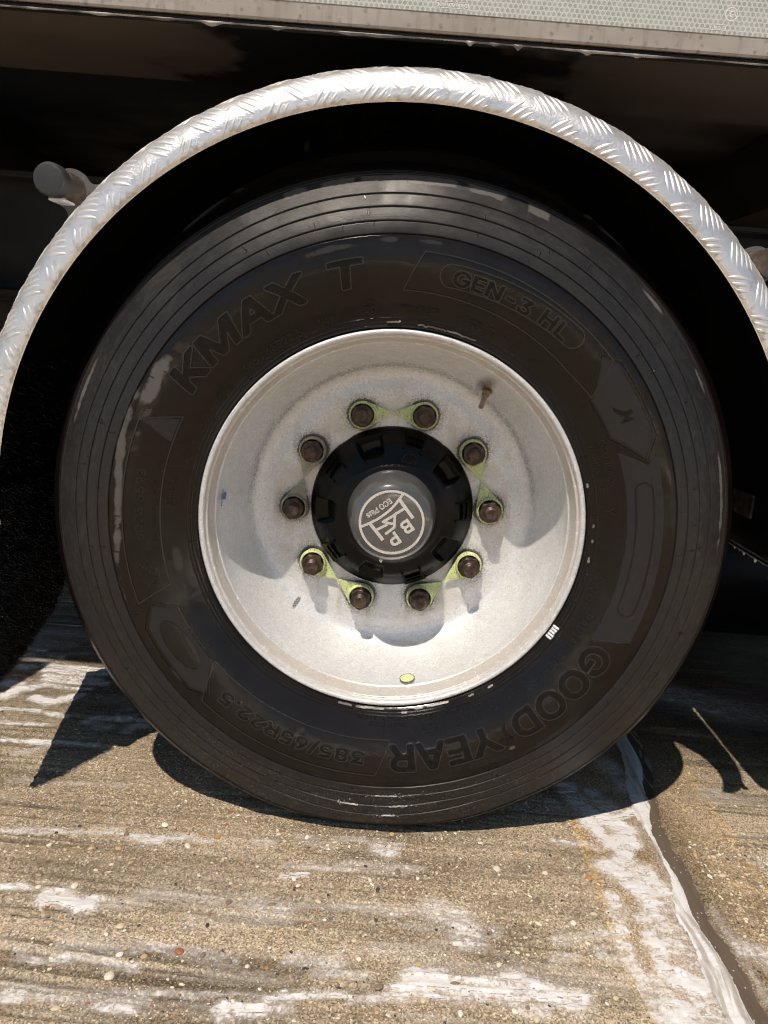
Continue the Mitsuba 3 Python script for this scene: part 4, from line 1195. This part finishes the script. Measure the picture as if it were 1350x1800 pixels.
add(WH + '__rim', lathe(rcur, 540), 'alloy', smooth=True, label='satin aluminium rim, dusty and spotted with dried water')
back = lathe([(0.1396, 0.156), (0.1396, 0.175), (0.245, 0.175), (0.272, 0.13), (0.286, 0.05), (0.2900, 0.030)], 120)
add(WH + '__rim_barrel', cat(back, lathe([(0.245, 0.175), (0.265, 0.30), (0.298, 0.384)], 120)), 'dark_steel', smooth=30)


def on_rim(shape, h, key, bsdf, r_of=None, **k):
    """A thin print on the bowl: shape in (u = angle * 0.275, w = depth y)."""
    m = extrude(shape, h, 0.003)
    v = m.vertices
    inv = rcur[100:200][np.argsort(rcur[100:200, 1])]
    r = np.interp(v[:, 1], inv[:, 1], inv[:, 0])
    m = trimesh.Trimesh(polar(v[:, 0] / 0.275, r - 0.0002 - v[:, 2], v[:, 1]), m.faces, process=False)
    add(WH + '__' + key, m, bsdf, smooth=False, **k)


def ru(a):
    return math.radians(a) * 0.275


e = affinity.scale(Point(ru(170.1), 0.0480).buffer(1, 40), 0.0122, 0.0160)
on_rim(e, 0.0004, 'balance_dot', 'yellow_dot', label='pale yellow paint dot on the rim')
on_rim(e.boundary.buffer(0.0006), 0.0006, 'balance_dot_ring', 'dark_ink')
sq = affinity.rotate(sbox(-0.0062, -0.0088, 0.0062, 0.0080), 8)
sq = affinity.translate(sq, ru(-86.6), 0.0660)
on_rim(sq.difference(affinity.translate(affinity.rotate(Polygon([(-0.004, -0.006), (0.004, -0.006), (0, 0.001)]), 180, origin=(0, 0)), ru(-86.6), 0.0635)).difference(Point(ru(-86.6), 0.0690).buffer(0.0019)), 0.0004, 'rim_sticker', 'blue_print', label='small blue square sticker with lettering')
g = text_shape('ALCOA', 0.0062, True)
bb = g.bounds
g = affinity.translate(g, -(bb[0] + bb[2]) / 2, -(bb[1] + bb[3]) / 2)
g = affinity.scale(g, 0.030 / (bb[2] - bb[0]), -1.35, origin=(0, 0))
on_rim(affinity.translate(g, ru(-86.5), 0.0465), 0.0004, 'rim_sticker_lettering', 'blue_print')

# clip-on label on the bead, lower right
for a in range(5):
    m = extrude(sbox(*uv_(117.0 + a * 0.92, 0.3005 + 0.0004 * (a % 2)), *uv_(117.6 + a * 0.92, 0.3095 - 0.0006 * (a % 3))), 0.0012, 0.004)
    v = m.vertices
    add(WH + '__bead_label', trimesh.Trimesh(polar(v[:, 0] / U, v[:, 1], np.interp(v[:, 1], prof[1:, 0], prof[1:, 1]) - 0.0012 - v[:, 2]), m.faces[:, ::-1], process=False), 'white_print')
# foam caught at the bead: small bright scraps
ms = []
for a0, a1, r0 in ((3.0, 10.5, 0.3058), (10.9, 19.0, 0.3058), (-5.5, -2.0, 0.3080), (158.0, 164.5, 0.3030), (166, 168.5, 0.3035), (178.0, 186.5, 0.3028), (188.0, 192.0, 0.3030), (150, 151.5, 0.305), (143.5, 145, 0.3055), (171, 172.4, 0.3075), (72.5, 73.4, 0.304), (84.5, 85.2, 0.309), (94.2, 95.6, 0.3085), (89, 89.6, 0.309)):
    s = shapely.union_all([LineString([uv_(a, r0 + rng.normal(0, 0.0004)) for a in np.linspace(a0, a1, 12)]).buffer(0.0012)])
    m = extrude(s, 0.0010, 0.003)
    v = m.vertices
    ms.append(trimesh.Trimesh(polar(v[:, 0] / U, v[:, 1], np.interp(v[:, 1], prof[1:, 0], prof[1:, 1]) - 0.0006 - v[:, 2]), m.faces[:, ::-1], process=False))
add('bead_suds', cat(ms), 'old_suds', smooth=40, label='small scraps of suds caught between tyre bead and rim', kind='stuff')
# foam streaks on the lower tread shoulder
ms = []
for a0, a1, r0 in ((168.5, 172, 0.4428), (174.5, 179.0, 0.4440), (-177.5, -174.0, 0.4640), (172.5, 176.0, 0.4640), (175.0, 177.5, 0.482)):
    s = LineString([uv_(a, r0 + rng.normal(0, 0.0005)) for a in np.linspace(a0, a1, 14)]).buffer(0.0009)
    s = shapely.union_all([s] + [Point(*uv_(rng.uniform(a0 - 2, a1 + 2), r0 + rng.normal(0, 0.003))).buffer(0.0009) for _ in range(6)])
    m = extrude(s, 0.0008, 0.003)
    v = m.vertices
    ms.append(trimesh.Trimesh(sit(polar(v[:, 0] / U, v[:, 1], np.interp(v[:, 1], prof[1:, 0], prof[1:, 1]) - 0.0002 - v[:, 2])), m.faces[:, ::-1], process=False))
add('tread_suds', cat(ms), 'old_suds', smooth=40, label='thin foam streaks in the grooves at the foot of the tyre', kind='stuff')

# ------------------------------------------------------------------ nuts, studs, pointers
def nut_mesh():
    hexa = trimesh.creation.cylinder(0.0191, 0.027, sections=6)
    cone = trimesh.creation.revolve([(0, -0.0140), (0.0160, -0.0140), (0.0194, -0.0118), (0.0194, 0.0118), (0.0160, 0.0140), (0, 0.0140)], sections=48)
    h = trimesh.boolean.intersection([hexa, cone], engine='manifold')
    h.apply_translation((0, 0, 0.0175))
    w = trimesh.creation.revolve([(0, 0), (0.0232, 0), (0.0236, 0.001), (0.0236, 0.0040), (0.0222, 0.0052), (0.0185, 0.0058), (0, 0.0058)], sections=48)
    b = trimesh.creation.revolve([(0.0142, 0.0300), (0.0136, 0.0312), (0.0122, 0.0316), (0.0118, 0.0290)], sections=40)
    return cat(h, w, b)


def stud_mesh():
    pr = [(0.0, 0.0455), (0.0088, 0.0455), (0.0100, 0.0440)]
    z = 0.0440
    while z > 0.028:
        pr += [(0.0110, z - 0.0004), (0.0110, z - 0.0007), (0.0102, z - 0.0013)]
        z -= 0.0015
    pr += [(0.0110, 0.026)]
    return trimesh.creation.revolve(pr[::-1], sections=40)


ring_in, ring_out = 0.0196, 0.0232
PAIR = [1, 0, 3, 2, 5, 4, 7, 6, 9, 8]
for k in range(10):
    t = NUTS[k]
    c = polar(t, 0.1675, 0.1490)
    R = np.eye(4)
    sp = rng.uniform(0, 60)
    loc = trimesh.transformations.rotation_matrix(math.radians(sp), [0, 0, 1])
    face = np.array([[1, 0, 0, c[0]], [0, 0, -1, c[1]], [0, 1, 0, c[2]], [0, 0, 0, 1.0]])   # local z -> -y
    for mk, key, lab in ((nut_mesh, 'wheel_nut', None), (stud_mesh, 'wheel_stud', None)):
        m = mk()
        m.apply_transform(loc)
        m.apply_transform(face)
        add(WH + '__' + key, m, 'nut_steel', smooth=32)
    other = polar(NUTS[PAIR[k]], 0.1675, 0.149)
    d = other - c
    L = math.hypot(d[0], d[2])
    tipdir = math.degrees(math.atan2(d[2], d[0])) + (6 if (t - NUTS[PAIR[k]]) < 0 else -6) * (1 if k in (0, 1) else 0)
    tear = shapely.union_all([Point(0, 0).buffer(ring_out, 48), Polygon([(ring_out * math.cos(1.15), ring_out * math.sin(1.15)), (L / 2 - 0.0015, 0.0006), (L / 2 - 0.0015, -0.0006), (ring_out * math.cos(1.15), -ring_out * math.sin(1.15))])]).difference(Point(0, 0).buffer(ring_in, 48))
    col = trimesh.creation.revolve([(ring_in, 0.0), (ring_in, 0.0130), (ring_in + 0.0012, 0.0134), (ring_out - 0.0004, 0.0100), (ring_out, 0.0)], sections=56)
    m = cat(extrude(tear, 0.0042), col)
    m.apply_transform(trimesh.transformations.rotation_matrix(math.radians(tipdir), [0, 0, 1]))
    m.apply_transform(face)
    m.apply_translation((0, -0.0055, 0))
    faded = k in (8, 9)
    add(WH + '__nut_pointer', m, 'pointer_faded' if faded else 'pointer_green', smooth=30, label='faded dusty grey-green nut pointer' if faded else None)

# ------------------------------------------------------------------ valve
va = math.radians(33.0)
p0 = polar(va, 0.2590, 0.118)
p1 = polar(va + 0.030, 0.2280, 0.096)
dirv = (p1 - p0) / np.linalg.norm(p1 - p0)
nutv = trimesh.creation.cylinder(0.0072, 0.007, sections=6)
nutv.apply_transform(trimesh.geometry.align_vectors([0, 0, 1], dirv)); nutv.apply_translation(p0 + dirv * 0.012)
add(WH + '__valve', cat(tube(p0 - dirv * 0.006, p0 + dirv * 0.006, 0.0090, 28), nutv, tube(p0 + dirv * 0.010, p0 + dirv * 0.024, 0.0042, 24), tube(p0 + dirv * 0.024, p0 + dirv * 0.026, 0.0034, 24), tube(p0 + dirv * 0.026, p0 + dirv * 0.038, 0.0042, 24), tube(p0 + dirv * 0.038, p0 + dirv * 0.040, 0.0037, 24)), 'brass', smooth=35)

# ------------------------------------------------------------------ hub cap
CAP = spline([(0.1392, 0.1530), (0.1390, 0.1470), (0.1376, 0.1442), (0.1340, 0.1400), (0.1250, 0.1270), (0.1180, 0.1185), (0.1110, 0.1130), (0.1000, 0.1095), (0.0880, 0.1060), (0.0780, 0.1010), (0.0700, 0.0990)], 130)
nth = 900
th = np.linspace(0, 2 * math.pi, nth, endpoint=False)
R_, TH_ = np.meshgrid(CAP[:, 0], th, indexing='xy')
Y_ = np.repeat(CAP[None, :, 1], nth, 0).copy()
for k in range(5):
    a = math.radians(-22 + 72 * k)
    dth = (TH_ - a + math.pi) % (2 * math.pi) - math.pi
    across = np.abs(R_ * np.sin(dth))
    half = 0.0195 + (R_ - 0.095) * 0.14
    e = np.clip((half - across) / 0.0060, 0, 1) * np.clip((R_ - 0.0935) / 0.017, 0, 1) * (np.abs(dth) < 1)
    e = e * e * (3 - 2 * e)
    fl_ = 0.1385 - 0.3 * np.clip(R_ - 0.12, 0, 1) if k != 3 else 0.1225 + 0 * R_
    Y_ += e * np.maximum(fl_ - Y_, 0) * np.clip((0.1372 - R_) / 0.001, 0.6, 1)
v = polar(TH_, R_, Y_).reshape(-1, 3)
HC = WH + '__hub_cap'
add(HC, trimesh.Trimesh(v, grid_faces(nth, len(CAP), True), process=False), 'black_cast', smooth=28, label='black cast hub cap with five pockets')
capy = lambda r: float(np.interp(-r, -CAP[:, 0], CAP[:, 1]))
ms = []
for k in range(5):
    ms = []
    a = math.radians(14 + 72 * k)
    def bar(r0, r1, u0, u1, h):
        """A block lying on the cap between two radii."""
        pts = []
        for r, uu in ((r0, u0), (r0, u1), (r1, u0), (r1, u1)):
            for hh in (-0.002, h):
                pts.append((uu, r, capy(r) - hh))
        pts = np.array(pts)
        c_, s_ = math.cos(a), math.sin(a)
        w = np.stack([pts[:, 1] * s_ + pts[:, 0] * c_, pts[:, 2], A + pts[:, 1] * c_ - pts[:, 0] * s_], 1)
        return trimesh.convex.convex_hull(w)
    ms += [bar(0.1085, 0.1330, -0.0175, -0.0140, 0.0062), bar(0.1085, 0.1330, 0.0140, 0.0175, 0.0062), bar(0.1200, 0.1232, -0.0140, 0.0140, 0.0058), bar(0.1290, 0.1380, -0.0190, 0.0190, 0.0045)]
    add(WH + '__hub_cap_rib', cat(ms), 'black_cast', smooth=False)
ms = []
for a, r, s in ((13.8, 0.0925, 0.0115), (-162.0, 0.1130, 0.0135)):
    c_ = Point(0, 0)
    sh = shapely.union_all([c_.buffer(s, 40).boundary.buffer(0.0009), affinity.translate(affinity.scale(text_shape('BPW', 0.007, True), 1, 1), -0.0095, -0.0015), sbox(-s, -0.0045, s, -0.0036), affinity.translate(text_shape('ECO', 0.0035, True), -0.0045, -0.0095)]).intersection(c_.buffer(s + 0.0009))
    m = extrude(affinity.rotate(sh, 190 if a > 0 else 185, origin=(0, 0)), 0.0022)
    m.apply_transform(np.array([[1, 0, 0, 0], [0, 0, -1, 0], [0, 1, 0, 0], [0, 0, 0, 1.0]]))
    q = polar(math.radians(a), r, capy(r) + (0.0005 if a > 0 else 0.0100))
    m.apply_translation(q)
    add(WH + '__cast_mark', m, 'black_cast', smooth=False)
add(WH + '__hub_cap_dome', lathe(spline([(0.0738, 0.1040), (0.0735, 0.0960), (0.0726, 0.0860), (0.0712, 0.0740), (0.0690, 0.0600), (0.0668, 0.0500), (0.0640, 0.0430), (0.0600, 0.0382), (0.0560, 0.0355), (0.0535, 0.0342), (0.0480, 0.0332), (0.0250, 0.0324), (0.0004, 0.0322)], 120), 360), 'grey_gloss', smooth=True, label='glossy grey hub cap dome, wet on top')
dx = np.array([0.0003, 0.0005])


def em(shape, h=0.0012):
    m = extrude(shape, h)
    m.apply_transform(np.array([[1, 0, 0, 0], [0, 0, -1, 0.0330], [0, 1, 0, A], [0, 0, 0, 1.0]]))
    return m


mm = lambda pts: [(x / 1000, y / 1000) for x, y in pts]
emb = [Point(0.0003, 0.0005).buffer(0.0522, 64).difference(Point(0.0003, 0.0005).buffer(0.0483, 64)),
       LineString(mm([(-48.5, -10.8), (-33.2, -2.5), (-21.7, 4.6), (-12.3, 12.5), (-2.9, 21.4), (6.1, 33.4), (14.2, 47.2)])).buffer(0.0020, cap_style='flat'),
       LineString(mm([(9.3, 38.7), (33.5, 10.0)])).buffer(0.0027, cap_style='flat'), LineString(mm([(3.6, 13.7), (21.0, 26.2)])).buffer(0.0021, cap_style='flat'),
       LineString(mm([(-33.7, -4.0), (-11.2, -29.2)])).buffer(0.0027, cap_style='flat'), LineString(mm([(-24.4, -14.2), (-6.0, -3.0)])).buffer(0.0021, cap_style='flat'),
       LineString(mm([(-13.3, 0.6), (4.4, 13.4), (5.0, -7.0), (-7.0, -18.0)])).buffer(0.0021, join_style='mitre'), LineString(mm([(-13.3, 0.6), (0.5, -1.6), (5.2, 1.0)])).buffer(0.0021)]
for ch, x, y, s in (('B', 24.8, -4.6, 0.0185), ('P', 6.0, -26.5, 0.0185)):
    g = text_shape(ch, s, True)
    b = g.bounds
    g = affinity.translate(g, -(b[0] + b[2]) / 2, -(b[1] + b[3]) / 2)
    emb.append(affinity.translate(affinity.rotate(affinity.scale(g, 1.15, 1.08, origin=(0, 0)).buffer(0.0004), 218, origin=(0, 0)), x / 1000, y / 1000))
g = text_shape('ECO Plus', 0.0088)
b = g.bounds
g = affinity.translate(g, -(b[0] + b[2]) / 2, -(b[1] + b[3]) / 2)
g = affinity.rotate(affinity.scale(g, 0.0455 / (b[2] - b[0]), 1.0, origin=(0, 0)), 220, origin=(0, 0))
emb.append(affinity.translate(g.buffer(0.0003), -0.0212, 0.0215))
add(WH + '__emblem', cat([em(s) for s in emb]), 'emblem_silver', smooth=False, label='silver BPW ECO Plus lettering in a ring, turned upside down')
dr_ = trimesh.creation.icosphere(2, 0.0028); dr_.apply_scale((0.9, 0.9, 1.25)); dr_.apply_translation((-0.012, 0.062, A - 0.0715))
add('hub_drip', dr_, 'foam', smooth=True, label='single drop of foam under the grey hub cap', category='water drop')

labels[TR] = {'label': 'axle end of a parked semi-trailer with one big tyre under a chequer-plate mudguard', 'category': 'trailer'}
